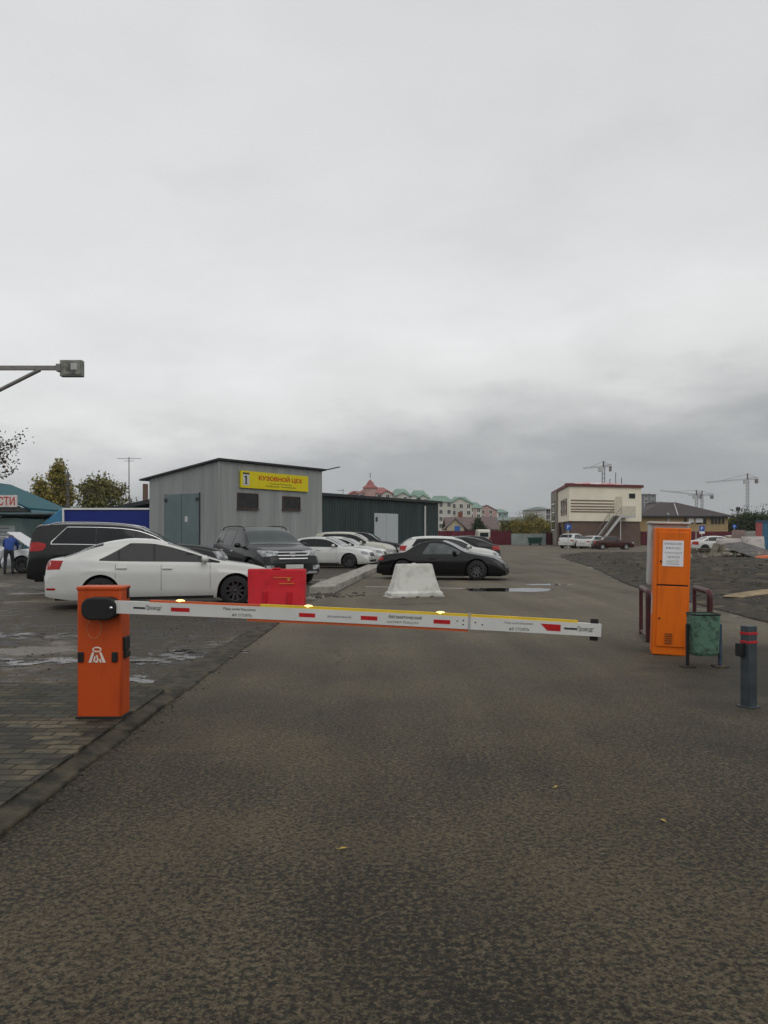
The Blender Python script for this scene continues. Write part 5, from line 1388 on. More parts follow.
apartment('apartment block with one broad white gable under a pale green roof', 340, 450, 472, 503.5, 496.5, WHITEB, PINK, GREENR, gables=((.45, 10, PALE),), vis=5)
apartment('pale green roofed block between the broad white gable and the pink gable', 380, 468, 482, 508, 502, PALE, PINK, GREENR, vis=5)
apartment('apartment block with a pink gable and grey brown roof', 400, 479, 494, 510, 505.5, PINK, None, BROWNR, gables=((.5, 10, PINK),), vis=5)
apartment('teal apartment block at the end of the skyline row', 450, 492, 508, 512.5, 509, TEALB, WHITEB, GREENR, vis=5)
apartment('pink and white block beside the white five storey block', 330, 538.5, 545.5, 514, 511, PINK, WHITEB, REDR, floors=5, vis=5)
apartment('white five storey apartment block beside the beige stair building', 250, 545.5, 556, 509.5, 506.5, WHITEB, None, GREYR, rz=radians(20), floors=5, vis=5)
apartment('grey tower block rising between the beige building and the hipped roof', 420, 643, 656, 494.5, 493.5, mat('grey_panel', (.17, .18, .18), rough=.9, var=.15), None, DKROOF, floors=9, vis=3)
apartment('lower grey brown block behind the hipped roof', 400, 655, 668, 502.5, 501.5, mat('grey_brown_panel', (.2, .17, .16), rough=.9, var=.15), None, DKROOF, floors=7, vis=2)

# tower cranes
CRANEM = mat('crane_steel', (.11, .10, .10), rough=.6, var=.2)
def lattice(mb, a, b, w, n, r=.10, up=Vector((0, 0, 1))):
    a, b = Vector(a), Vector(b); d = (b - a).normalized()
    s = d.cross(up if abs(d.z) < .9 else Vector((1, 0, 0))).normalized(); u = s.cross(d).normalized()
    cs = [(s * i + u * j) * w / 2 for i, j in ((-1, -1), (1, -1), (1, 1), (-1, 1))]
    for c in cs: mb.tube([a + c, b + c], r, 4, smooth=False)
    for k in range(n):
        p, q = a.lerp(b, k / n), a.lerp(b, (k + 1) / n)
        for i in range(4): mb.tube([p + cs[i], q + cs[(i + 1) % 4]], r * .6, 3, smooth=False, cap=False)
    return mb
def crane(label, px, Y, ytop, yjib, pxj, yj, pxc, h_extra=0):
    x = GX(px, Y); t = thing('tower_crane', label, 'crane', (x, Y, 0), 0, 'tower cranes on the skyline')
    zj, zt = Z(yjib, Y), Z(ytop, Y)
    lattice(MB(), (0, 0, 0), (0, 0, zj), 1.0, int(zj / 1.8), .075).build('mast', CRANEM, t)
    m = MB(); m.tube([(0, 0, zj), (0, 0, zt)], .35, 6); m.build('apex', CRANEM, t)
    jx, jz = GX(pxj, Y) - x, Z(yj, Y)
    lattice(MB(), (0, 0, zj + .5), (jx, 0, jz + .5), .5, int(abs(jx) / 1.8), .04).build('jib', CRANEM, t)
    cx = GX(pxc, Y) - x
    lattice(MB(), (0, 0, zj + .5), (cx, 0, zj + .9), .8, 5, .07).build('counter_jib', CRANEM, t)
    m = MB(); m.box((cx * .86, 0, zj - .6), (abs(cx) * .22, 1.4, 2.0)); m.build('counterweight', mat('crane_weight', (.17, .16, .15), rough=.9), t)
    m = MB(); sg = 1 if jx > 0 else -1; m.box((sg * 1.5, -1.2, zj - .9), (1.6, 1.5, 2.0)); m.build('cabin', GREY_L, t)
    for e in ((jx * .62, zj + .8 + (jz - zj) * .62), (cx * .9, zj + 1)):
        m = MB(); m.tube([(0, 0, zt - .2), (e[0], 0, e[1])], .06, 4); m.build('tie_rod', CRANEM, t)
    return t
crane('tower crane standing behind the roof of the beige stair building', 603.5, 330, 461, 467.5, 583, 469.5, 611.5)
crane('tower crane behind the hipped roof with a long jib towards the beige building', 696.5, 420, 490, 495.5, 660, 491.5, 701.5)
crane('tower crane behind the hipped roof with a short counterweighted arm towards the tall lone crane', 702, 440, 490.5, 496, 688, 496.5, 713.5)
crane('tall lone tower crane above the green trees', 747.5, 380, 473.5, 480, 706, 483.5, 758)

# ------------------------------------------------------------------ parked cars
LB_TAIL = dict(z=.90, w=.46, h=.19, ang=138, poly=[(-.20, -.085), (.16, -.10), (.25, .095), (-.22, .085)])
t, bv, co, hw_ = make_car('parked_car', 'white liftback with dark windows and black wheels behind the orange barrier cabinet', 'car', LIFTBACK, PAINT['white'], (-6.70, 15.75), radians(16.5), 'parked cars', seams=(.285, .475, .685), tail=LB_TAIL,
         head=dict(z=.70, w=.5, h=.14, ang=40), glassmat=GLASS)
for sd in (-1, 1):
    panel(bv, [(-.13, -.02), (.13, -.02), (.13, .02), (-.13, .02)], (.06, sd * .75, .42), (sin(radians(40)), sd * cos(radians(40)), 0), (0, 0, 1), (-cos(radians(40)), sd * sin(radians(40)), 0), LAMP_RED, 'bumper_reflector', t)
panel(bv, [(-.5, -.09), (.5, -.09), (.6, .06), (-.6, .06)], (0, 0, .27), (0, 1, 0), (0, 0, 1), (-1, 0, 0), TRIM, 'rear_diffuser', t)
GL_TAIL = dict(z=1.20, x=.16, w=.62, h=.27, ang=128, poly=[(-.30, -.02), (-.22, -.11), (.02, -.12), (.24, -.04), (.34, .03), (.16, .11), (-.12, .12), (-.28, .07)])
t, bv, co, hw_ = make_car('parked_suv', 'large black SUV with thin chrome window line parked beyond the white liftback', 'car', SUV_BIG, PAINT['anthracite'], (-9.12, 20.3), radians(11), 'parked cars', seams=(.275, .46, .67), tail=GL_TAIL,
         rim=RIM_LIGHT, head=dict(z=.95, w=.5, h=.2, ang=40), lower=.16)
roof_rails(t, co, SUV_BIG.L, .1, .58, RIM_LIGHT)
SF = dict(z=.90, w=.62, h=.16, ang=32, poly=[(-.30, -.06), (.10, -.10), (.32, .05), (.30, .09), (-.28, .06)])
t, bv, co, hw_ = make_car('parked_suv', 'dark grey SUV facing the road with a broad chrome grille, before the grey body shop', 'car', SUV_MID, PAINT['anthracite'], None, radians(-60), 'parked cars', seams=(.275, .465, .68), head=SF,
         grille=dict(z=.84, w=.98, h=.27), centre=(-4.05, 26.2), lower=.14, extras=dict(chrome_handle=1))
L = SUV_MID.L; t.scale = (1.08, 1.08, 1.06)
for i in range(3):
    zz = .75 + .085 * i
    panel(bv, [(-.42 - .02 * i, -.013), (.42 + .02 * i, -.013), (.44 + .02 * i, .013), (-.44 - .02 * i, .013)], (L, 0, zz), (0, 1, 0), (0, 0, 1), (1, 0, 0), CHROME, 'grille_bar', t, off=.016)
hit = bv.ray_cast(Vector((L + 2, 0, .86)), Vector((-1, 0, 0)))[0]
m = MB(); ring = [(hit.x + .03, .085 * cos(a), .86 + .05 * sin(a)) for a in [2 * pi * i / 20 for i in range(21)]]; m.tube(ring, .009, 5, cap=False)
m.tube([(hit.x + .03, -.035, .825), (hit.x + .03, -.02, .895)], .008, 5); m.tube([(hit.x + .03, .02, .825), (hit.x + .03, .035, .895)], .008, 5); m.tube([(hit.x + .03, -.028, .856), (hit.x + .03, .028, .864)], .007, 5); m.build('badge', CHROME, t)
for sd in (-1, 1):
    panel(bv, [(-.14, -.06), (.14, -.06), (.12, .07), (-.14, .06)], (L - .1, sd * .68, .50), (0, 1, 0), (0, 0, 1), (1, sd * .25, 0), LAMP_CLEAR, 'fog_lamp', t)
panel(bv, [(-.75, -.035), (.75, -.035), (.7, .035), (-.7, .035)], (L, 0, .36), (0, 1, 0), (0, 0, 1), (1, 0, 0), RIM_LIGHT, 'skid_plate', t)
roof_rails(t, co, L, .14, .56, TRIM)
make_car('parked_car', 'white saloon parked beyond the raised kerb with dark wheels, its nose towards the black convertible', 'car', SEDAN, PAINT['white'], None, radians(-14), 'parked cars', seams=(.28, .47, .68), centre=(-2.75, 37.2), extras=dict(chrome_handle=0))
make_car('parked_car', 'second white saloon, only its roof and windscreen showing over the one beyond the kerb', 'car', SEDAN, PAINT['white'], None, radians(-12), 'parked cars', seams=(.28, .47, .68), centre=(-2.15, 39.9))
t, bv, co, hw_ = make_car('parked_suv', 'cream SUV with boxy side windows between the white saloons and the green shed', 'car', SUV_MID, PAINT['cream'], None, radians(-9), 'parked cars', seams=(.275, .465, .68), centre=(-1.75, 43.0), lower=.14)
make_car('parked_suv', 'black SUV with pale roof parked along the pale double door of the green shed', 'car', SUV_MID, PAINT['black'], None, radians(-8), 'parked cars', seams=(.275, .465, .68), centre=(-1.15, 47.2))
make_car('parked_car', 'small dark car tucked between the black SUV and the shed door', 'car', HATCH, PAINT['black'], None, radians(-6), 'parked cars', seams=(.28, .47, .68), centre=(-.95, 52.0))
make_car('parked_convertible', 'satin black two door convertible with a fabric roof behind the white road block', 'car', CABRIO, PAINT['satin'], (-.30, 27.0), radians(-12), 'parked cars', seams=(.42, .66), roofmat=mat('black_fabric_roof', (.012, .012, .012), rough=.9, var=.2, scale=30),
         rim=mat('grey_alloy', (.10, .10, .105), rough=.3, metal=.7), glassmat=mat('light_side_glass', (.07, .08, .08), rough=.05, var=.4, scale=3, spec=.4), head=dict(z=.64, w=.34, h=.2, ang=55, mat=mat('smoked_lamp', (.05, .052, .055), rough=.12, var=.4, scale=9, coat=.4), poly=[(-.15, -.06), (.02, -.10), (.16, .0), (.10, .10), (-.08, .09)]), tail=dict(z=.70, w=.3, h=.11, ang=140), grille=dict(z=.30, w=.7, h=.12), plate_front=False)
make_car('parked_car', 'white hatchback directly behind the black convertible', 'car', HATCH, PAINT['white'], (.62, 33.0), radians(0), 'parked cars', seams=(.27, .47, .68), tail=dict(z=.95, w=.3, h=.22, ang=150))
make_car('parked_car', 'dark saloon with red tail lamp showing past the white hatchback bonnet', 'car', LIFTBACK, PAINT['anthracite'], None, radians(176), 'parked cars', seams=(.285, .475, .685), tail=dict(z=.88, w=.5, h=.2, ang=140), centre=(3.2, 38.6))
make_car('parked_car', 'dark hatchback in the row between the dark saloon and the far grey car', 'car', HATCH, PAINT['black'], None, radians(178), 'parked cars', seams=(.27, .47, .68), centre=(4.0, 45.0))
make_car('parked_car', 'grey car at the far end of the row before the maroon fence', 'car', SEDAN, PAINT['grey'], None, radians(175), 'parked cars', centre=(4.7, 55.5), detail=1)
# cars by the beige building
make_car('parked_suv', 'white SUV seen from behind by the blue parking sign', 'car', SUV_MID, PAINT['white'], None, radians(52), 'cars before the beige building', centre=(GX(574, 91), 91), detail=1)
make_car('parked_car', 'dark grey car between the white ones under the outside stair', 'car', SEDAN, PAINT['grey'], None, radians(8), 'cars before the beige building', centre=(GX(597, 95), 95), detail=1)
make_car('parked_car', 'white saloon half hidden by the maroon brown one', 'car', SEDAN, PAINT['white'], None, radians(42), 'cars before the beige building', centre=(GX(594, 88.5), 88.5), detail=1)
make_car('parked_car', 'maroon brown old saloon with boxy body below the outside stair', 'car', BOXY, PAINT['brown'], None, radians(-2), 'cars before the beige building', centre=(GX(612.5, 83), 83), detail=1, rim=RIM_LIGHT)
make_car('parked_car', 'white car beside the tarpaulined pallets with red tail lamp', 'car', SEDAN, PAINT['white'], None, radians(-4), 'cars before the beige building', centre=(GX(717, 70), 70), detail=1, tail=dict(z=.8, w=.6, h=.3, ang=115, x=.18))
make_car('parked_car', 'white car roof beyond the tarpaulined pallets by the maroon fence', 'car', HATCH, PAINT['white'], None, radians(178), 'cars before the beige building', centre=(GX(728, 100), 100), detail=1)
# left: the car under repair and its neighbour
t, bv, co, hw_ = make_car('parked_car', 'pale car with its bonnet propped open, a mechanic at its nose', 'car', SEDAN, PAINT['silver'], None, radians(181), 'parked cars', seams=(.28, .47, .68), centre=(-12.78, 32.2), detail=1)
Ls = SEDAN.L; xh = Ls * .765; zh = co(xh)[4] + .03; ln = 1.08; an = radians(33)
m = MB(); d = Vector((cos(an), 0, sin(an))); n_ = Vector((-sin(an), 0, cos(an)))
q = [Vector((xh, s * .68, zh)) for s in (-1, 1)]; q2 = [p + d * ln for p in q]
m.hexa([q[0], q2[0] + Vector((0, .08, 0)), q2[1] - Vector((0, .08, 0)), q[1]], [q[0] + n_ * .04, q2[0] + n_ * .04 + Vector((0, .08, 0)), q2[1] + n_ * .04 - Vector((0, .08, 0)), q[1] + n_ * .04]); m.build('open_bonnet', PAINT['silver'], t, bevel=.01)
m = MB(); p = q2[0] - d * .25; m.tube([p, (xh + .85, -.6, co(xh + .85)[4])], .012, 6); m.build('bonnet_stay', TRIM, t)
xx = [xh + .05 + (Ls * .955 - xh - .05) * i / 8 for i in range(9)]
pl = [(x, co(x)[2] - .08) for x in xx]
panel(bv, pl + [(x, -y_) for x, y_ in pl[::-1]], (0, 0, 0), (1, 0, 0), (0, 1, 0), (0, 0, 1), UNDER, 'engine_bay', t, off=.012)
make_car('parked_car', 'silver car nose on, parked by the price board of the teal roofed shop', 'car', HATCH, PAINT['silver'], None, radians(-78), 'parked cars', centre=(GX(-8, 38), 38.2), detail=1)

# box truck
def box_truck():
    Y = 43.6; xl, xr = GX(62.5, Y), GX(152, Y); zt = Z(508, Y); z0 = .95
    t = thing('box_truck', 'blue box truck with white edged cargo body and light blue cab', 'truck', (xl, Y, 0))
    W = xr - xl; D = 2.1
    BLUE = mat('deep_blue_panel', (.005, .018, .17), rough=.4, var=.08, scale=1.0)
    m = MB(); m.box((W / 2, D / 2, (z0 + zt) / 2), (W - .06, D - .06, zt - z0 - .06)); m.build('cargo_box', BLUE, t)
    m = MB(); r = .09
    for yy in (0, D):
        m.box((W / 2, yy, zt - r / 2), (W, r, r)); m.box((W / 2, yy, z0 + r / 2), (W, r, r))
        for xx in (r / 2, W - r / 2): m.box((xx, yy, (z0 + zt) / 2), (r, r, zt - z0 - 2 * r - .006))
    m.build('frame', WHPAINT, t)
    CABB = mat('light_blue_cab', (.04, .19, .34), rough=.35, var=.06, scale=1, coat=.5)
    cab = [(-.12, .45), (-.12, 2.05), (-.75, 2.10), (-1.15, 1.95), (-1.75, 1.25), (-2.2, 1.12), (-2.32, .95), (-2.35, .45)]
    m = MB(); m.prism([(a, b) for a, b in cab], lambda u, v, h: (u, h, v), .08, D - .08); m.build('cab', CABB, t, bevel=.05)
    fa = [(-.06, 2.06), (-.06, zt - .05), (-.20, zt - .08), (-1.25, 2.08)]
    m = MB(); m.prism(fa, lambda u, v, h: (u, h, v), .12, D - .12); m.build('roof_fairing', CABB, t, bevel=.05)
    m = MB(); m.add([(-1.20, .2, 1.92), (-1.20, D - .2, 1.92), (-1.74, D - .2, 1.30), (-1.74, .2, 1.30)], [(0, 1, 2, 3)])
    for v in range(4): pass
    m2 = MB(); n2 = Vector((-.75, 0, .66)) * .02
    q = [Vector((-1.18, .2, 1.90)), Vector((-1.18, D - .2, 1.90)), Vector((-1.73, D - .2, 1.27)), Vector((-1.73, .2, 1.27))]
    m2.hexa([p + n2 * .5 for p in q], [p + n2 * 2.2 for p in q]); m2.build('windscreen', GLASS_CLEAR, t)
    m = MB(); m.prism([(-.35, 1.25), (-.35, 1.9), (-1.05, 1.88), (-1.5, 1.25)], lambda u, v, h: (u, h, v), .055, .10); m.build('side_window', GLASS, t)
    m = MB(); m.box((W / 2 - .8, D / 2, .7), (W + 2.4, .9, .28)); m.build('chassis', TRIM, t)
    tm, rm, dm = wheel_mesh(.36, .22, 8, RIM_LIGHT, .6)
    for x in (-1.55, W * .72):
        for yy in (.12, D - .12):
            w = link('wheel', tm, t, (x, yy, .36)); link('rim', rm, w)
            if yy < 1: w.rotation_euler = (0, 0, pi)
    m = MB(); m.box((-1.3, -.1, 1.5), (.08, .16, .3)); m.build('mirror', TRIM, t)
box_truck()
def van():
    t = thing('delivery_van', 'pale van roof showing above the row of dark cars', 'van', (GX(482, 98), 98, 0), 0)
    H, W, L = Z(529.5, 98), 1.5, 4.2
    sec = [(-L / 2, .35), (-L / 2, H - .2), (-L / 2 + .2, H), (L / 2 - 1.6, H), (L / 2 - .9, 1.15), (L / 2 - .1, .95), (L / 2, .4)]
    m = MB(); m.prism(sec, lambda u, v, h: (h, u, v), -W / 2, W / 2); m.build('body', PAINT['cream'], t, bevel=.12, seg=3)
    m = MB(); m.box((0, -L / 2 - .01, H - .65), (W - .5, .04, .5)); m.build('rear_window', GLASS, t)
    for s in (-1, 1):
        m = MB(); m.box((s * (W / 2 - .1), -L / 2 - .02, 1.0), (.14, .05, .4)); m.build('taillight', LAMP_RED, t)
    tm, rm, dm = wheel_mesh(.32, .2, 8, RIM_LIGHT, .6)
    for x in (-1, 1):
        for y_ in (-1.35, 1.35):
            w = link('wheel', tm, t, (x * (W / 2 - .1), y_, .32)); w.rotation_euler = (0, 0, -x * pi / 2); link('rim', rm, w)
van()

# ------------------------------------------------------------------ mechanic
def person():
    bm = bmesh.new(); sk = {}
    J = dict(pel=(0, 0, .92), spine=(-.16, 0, 1.12), chest=(-.36, 0, 1.28), neck=(-.52, 0, 1.36), head0=(-.58, 0, 1.38), head=(-.70, 0, 1.37),
             hl=(0, .10, .88), kl=(-.05, .13, .48), al=(.04, .14, .08), tl=(-.14, .15, .04), hr=(.02, -.10, .88), kr=(.05, -.12, .48), ar=(.14, -.13, .08), tr=(-.04, -.15, .04),
             sl=(-.40, .19, 1.30), el=(-.50, .26, 1.05), wl=(-.70, .22, .98), gl=(-.79, .20, .96), sr=(-.40, -.19, 1.30), er=(-.54, -.25, 1.07), wr=(-.72, -.18, 1.0), gr=(-.81, -.16, .98))
    Rr = dict(pel=.15, spine=.145, chest=.16, neck=.065, head0=.085, head=.10, hl=.095, kl=.065, al=.05, tl=.04, hr=.095, kr=.065, ar=.05, tr=.04, sl=.075, el=.05, wl=.036, gl=.034, sr=.075, er=.05, wr=.036, gr=.034)
    E = [('pel', 'spine'), ('spine', 'chest'), ('chest', 'neck'), ('neck', 'head0'), ('head0', 'head'), ('pel', 'hl'), ('hl', 'kl'), ('kl', 'al'), ('al', 'tl'), ('pel', 'hr'), ('hr', 'kr'), ('kr', 'ar'), ('ar', 'tr'),
         ('chest', 'sl'), ('sl', 'el'), ('el', 'wl'), ('wl', 'gl'), ('chest', 'sr'), ('sr', 'er'), ('er', 'wr'), ('wr', 'gr')]
    names = list(J); me = bpy.data.meshes.new('tmp'); me.from_pydata([J[k] for k in names], [(names.index(a), names.index(b)) for a, b in E], [])
    o = bpy.data.objects.new('tmp', me); COL.objects.link(o)
    o.modifiers.new('s', 'SKIN'); sv = me.skin_vertices[0].data
    for k, d in zip(names, sv): d.radius = (Rr[k], Rr[k]); d.use_root = (k == 'pel')
    sub = o.modifiers.new('u', 'SUBSURF'); sub.levels = sub.render_levels = 2
    dg = bpy.context.evaluated_depsgraph_get(); dg.update()
    res = bpy.data.meshes.new_from_object(o.evaluated_get(dg)); bpy.data.objects.remove(o)
    jack, trou, skin, hair, shoe = mat('blue_work_jacket', (.02, .05, .20), rough=.85, var=.2, scale=8, bump=.3), mat('dark_trousers', (.02, .022, .026), rough=.9, var=.2), mat('skin', (.42, .25, .18), rough=.6), mat('dark_hair', (.02, .016, .012), rough=.8), mat('black_shoe', (.012, .012, .012), rough=.5)
    for m_ in (jack, trou, skin, shoe): res.materials.append(m_)
    for p in res.polygons:
        c = p.center; p.use_smooth = True
        p.material_index = 3 if c.z < .1 else 1 if c.z < .93 and c.x > -.3 else 2 if (c.x < -.575 and c.z > 1.2) or c.x < -.72 else 0
    t = thing('person', 'mechanic in a blue work jacket bending under the open bonnet', 'person', (-14.42, 30.75, 0), radians(-72))
    b = link('body', res, t); res.name = 'body'
    m = MB(); m.ball((-.70, 0, 1.41), (.115, .098, .09), 14, 10); m.build('hair', hair, b)
    m = MB(); m.ball((-.80, 0, 1.345), (.02, .018, .028), 8, 6); m.build('nose', skin, b)
    for s in (-1, 1):
        m = MB(); m.ball((-.69, s * .098, 1.37), (.03, .012, .035), 8, 6); m.build('ear', skin, b)
        for k in range(5):
            m = MB(); y0 = s * .18 + (k - 2) * .017 * s * -1; base = Vector((-.80, y0, .965)); l = (.05, .075, .085, .078, .06)[k]
            m.tube([base, base + Vector((-l * .6, 0, -.01)), base + Vector((-l, 0, -.035))], [.0095, .009, .007], 6); m.build('finger', skin, b)
person()

# ------------------------------------------------------------------ street lamp, poles, aerial, wires, signs
GALV = mat('weathered_galvanised', (.20, .195, .185), rough=.6, metal=.3, var=.2, scale=12)
def lamp():
    Y = 11.0; x0 = GX(-46, Y)
    t = thing('street_lamp', 'bracket arm lamp with a square floodlight head over the parking lot', 'street lamp', (x0, Y, 0))
    z = Z(368, Y)
    m = MB(); m.tube([(0, 0, 0), (0, 0, 2.2), (0, 0, z + .25)], [.08, .07, .055], 12); m.build('pole', GALV, t)
    xe = GX(62, Y) - x0
    m = MB(); m.box((xe / 2, 0, z), (xe, .05, .058)); m.build('arm', GALV, t)
    p0, p1 = Vector((0, 0, Z(413, Y))), Vector((GX(40, Y) - x0, 0, z - .025))
    m = MB(); m.tube([p0, p1], .028, 8); m.build('brace', GALV, t)
    x1, x2 = GX(60, Y) - x0, GX(82.5, Y) - x0; za, zb = Z(376.5, Y), Z(360, Y)
    HEAD = mat('grimy_lamp_housing', (.20, .20, .18), rough=.6, var=.35, scale=9)
    m = MB(); m.box(((x1 + x2) / 2, .03, (za + zb) / 2), (x2 - x1, .10, zb - za)); hd = m.build('lamp_head', HEAD, t, bevel=.012)
    m = MB(); m.box(((x1 + x2) / 2 + .015, -.024, (za + zb) / 2), (x2 - x1 - .07, .012, zb - za - .05)); m.build('lens', mat('dirty_lens', (.22, .22, .19), rough=.25, col2=(.07, .07, .06), scale=7, thr=(.45, .6), detail=6), hd)
    m = MB(); m.box(((x1 + x2) / 2 + .05, -.034, (za + zb) / 2 + .02), (.09, .01, .09)); m.build('reflector', GREY_L, hd)
    m = MB(); m.box((x1 - .01, 0, z), (.06, .09, .1)); m.build('bracket', GALV, t)
lamp()
def pole(name, label, cat, px, Y, ytop, r, mt, arms=()):
    t = thing(name, label, cat, (GX(px, Y), Y, 0)); h = Z(ytop, Y)
    m = MB(); m.tube([(0, 0, 0), (0, 0, h)], [r, r * .7], 8); m.build('post', mt, t)
    for a, b, y_, th in arms:
        m = MB(); m.box(((GX(a, Y) + GX(b, Y)) / 2 - GX(px, Y), 0, Z(y_, Y)), (GX(b, Y) - GX(a, Y), th, th)); m.build('cross_arm', mt, t)
    return t, h
WOODP = mat('grey_wood_pole', (.12, .115, .11), rough=.9, var=.3, scale=4)
up_, uh = pole('utility_pole', 'grey concrete utility pole beside the tall birch', 'utility pole', 68, 75, 472, .16, WOODP, ((66, 70, 475, .12),))
for z in (uh - 1.2, uh - 2.2, uh - 3.2):
    m = MB(); m.box((0, -.2, z), (.5, .2, .12)); m.build('insulator_bracket', WOODP, up_)
pole('aerial_mast', 'thin aerial mast with a crossbar beyond the dark roofed shed', 'aerial', 129, 60, 457, .045, DKROOF, ((117, 141, 458.5, .03), (124, 134, 461, .025)))
pole('light_pole', 'tall light pole with a lamp box beside the green trees', 'light pole', 738, 112, 509, .1, DKROOF, ((736.6, 739.6, 509, .5),))
pole('aerial_mast', 'thin mast by the red roofed domed block', 'aerial', 343, 70, 489, .03, DKROOF, ((337, 344, 490.5, .03),))
def wire(label, pts, sag, r=.02):
    m = MB(); P_ = []
    for a, b in zip(pts[:-1], pts[1:]):
        for i in range(13):
            u = i / 12; p = Vector(a).lerp(Vector(b), u); p.z -= sag * 4 * u * (1 - u); P_.append(p)
    m.tube(P_, r, 4); tag(m.build('power_line', mat('black_cable', (.02, .02, .02), rough=.7)), label, 'cable', 'cables at the utility pole')
px_ = GX(68, 75)
wire('upper cable from the utility pole to the dark shed roof', [(px_, 75, uh - .9), (GX(98, 58), 58, Z(492, 58)), (GX(120, 57), 57, Z(503, 57))], .1)
wire('lower cable from the utility pole to the dark shed roof', [(px_, 75, uh - 1.5), (GX(96, 58), 58, Z(493.5, 58)), (GX(118, 57), 57, Z(505, 57))], .1)
wire('upper cable running from the utility pole over the teal roof', [(px_, 75, uh - 1.6), (GX(-60, 70), 70, Z(496, 70))], .5)
wire('lower cable running from the utility pole over the teal roof', [(px_, 75, uh - 3.0), (GX(-60, 70), 70, Z(505, 70))], .5)
BLUES = mat('blue_road_sign', (.015, .09, .42), rough=.4, var=.08)
def road_sign(label, px, Y, yc, s, plate=None):
    t = thing('road_sign', label, 'road sign', (GX(px, Y), Y, 0), 0, 'blue parking signs')
    z = Z(yc, Y); m = MB(); m.tube([(0, .05, 0), (0, .05, z + s * .5)], .04, 8); m.build('post', GREY_L, t)
    m = MB(); m.box((0, 0, z), (s, .03, s)); b = m.build('sign_panel', BLUES, t, bevel=.01)
    text_mesh('P', s * .38, WHPAINT, b, (0, -.0175, z), (1, 0, 0), (0, 0, 1), depth=.004, height=s * .6)
    if plate: m = MB(); m.box((0, 0, z - s * .5 - plate / 2 - .03), (s, .03, plate)); m.build('lower_plate', WHPAINT, t)
road_sign('blue parking sign beside the corner of the beige building', 568.3, 86, 527, .62)
road_sign('blue parking sign with a white plate under it before the hip roofed house', 702, 76, 528.5, .5, .22)
road_sign('small blue sign behind the tarpaulined pallets', 734.5, 90, 526.5, .42)
pole('sign_post', 'bare grey post between the orange machine and the parking sign with a white plate', 'post', 696, 78, 531, .05, GREY_L)

# green dumpster
t = thing('dumpster', 'dark green dumpster against the pale fence section', 'dumpster', (GX(535, 116), 116, 0))
DGR = mat('dark_green_bin', (.015, .06, .045), rough=.6, var=.2)
m = MB(); m.hexa([(-.8, -.45, .25), (.8, -.45, .25), (.8, .45, .25), (-.8, .45, .25)], [(-1.0, -.55, 1.05), (1.0, -.55, 1.05), (1.0, .55, 1.05), (-1.0, .55, 1.05)]); m.build('container', DGR, t, bevel=.03)
m = MB(); m.box((0, 0, 1.12), (2.06, 1.16, .1)); m.build('lid', DGR, t, bevel=.03)
for sx in (-.7, .7):
    for sy in (-.4, .4):
        m = MB(); m.lathe([(0, -.04), (.11, -.04), (.11, .04), (0, .04)], 12, 'Y', (sx, sy, .11)); m.build('caster', TRIM, t)

# building-site stuff on the dug ground
TARP = mat('pale_tarpaulin', (.50, .46, .43), rough=.6, var=.12, scale=2, bump=.4, bscale=8)
WOODW = mat('grey_pallet_wood', (.16, .135, .10), rough=.9, var=.35, scale=5)
CONC = mat('old_concrete_slab', (.19, .17, .13), rough=.9, var=.3, scale=3, bump=.4, bscale=20)
SHEETG = mat('grey_roof_sheet', (.125, .118, .112), rough=.7, var=.4, scale=2.5, detail=8)
def pallet_load(label, px0, px1, y0, y1, Y, mt, lumps=1):
    x0, x1 = GX(px0, Y), GX(px1, Y); z0, z1 = 0, Z(y0, Y)
    t = thing('pallet_load', label, 'pallet', ((x0 + x1) / 2, Y, 0), rnd.uniform(-.1, .1), 'loaded pallets on the dug ground')
    W = x1 - x0; D = min(W, 1.6)
    m = MB()
    for i in range(5): m.box((0, -D / 2 + D * (i + .5) / 5, .13), (W, D / 5 * .75, .025))
    for i in (-1, 0, 1): m.box((i * W * .44, 0, .06), (.1, D, .11))
    m.build('pallet', WOODW, t)
    m = MB(); n = 14; V, F = [], []
    for j in range(7):
        for i in range(n):
            a = 2 * pi * i / n; h = j / 6
            k = (1 - .10 * h ** 3) * (1 + .05 * noise.noise(Vector((i * .9, j * .7, px0))))
            sx = math.copysign(abs(cos(a)) ** .35, cos(a)); sy = math.copysign(abs(sin(a)) ** .35, sin(a))
            V.append((W / 2 * sx * k, D / 2 * sy * k, .15 + (z1 - .15) * min(1, h * 1.05) + .05 * noise.noise(Vector((i, j, 3)))))
    for j in range(6):
        for i in range(n): F.append((j * n + i, j * n + (i + 1) % n, (j + 1) * n + (i + 1) % n, (j + 1) * n + i))
    F.append(tuple(6 * n + i for i in range(n)))
    m.add(V, F); m.build('load', mt, t)
pallet_load('pallet wrapped in pale tarpaulin nearest the white car', 718, 741, 538.5, 549, 58, TARP)
pallet_load('pallet wrapped in pale tarpaulin nearest the blue container', 743, 762, 536.5, 549, 57, TARP)
pallet_load('pallet of pinkish bricks standing behind the tarpaulins', 733, 744, 530, 545, 80, mat('pink_bricks', (.26, .19, .17), rough=.9, var=.2, scale=5))
pallet_load('pallet of grey blocks behind the tarpaulins beside the blue container', 745, 755, 531, 545, 82, mat('grey_blocks', (.28, .27, .25), rough=.9, var=.2, scale=5))
pallet_load('low pallet under the small blue sign', 721, 731, 536, 545, 92, mat('tan_blocks', (.26, .22, .17), rough=.9, var=.2, scale=5))
PALERUB = mat('pale_rubble', (.24, .215, .175), rough=.95, var=.45, scale=3)
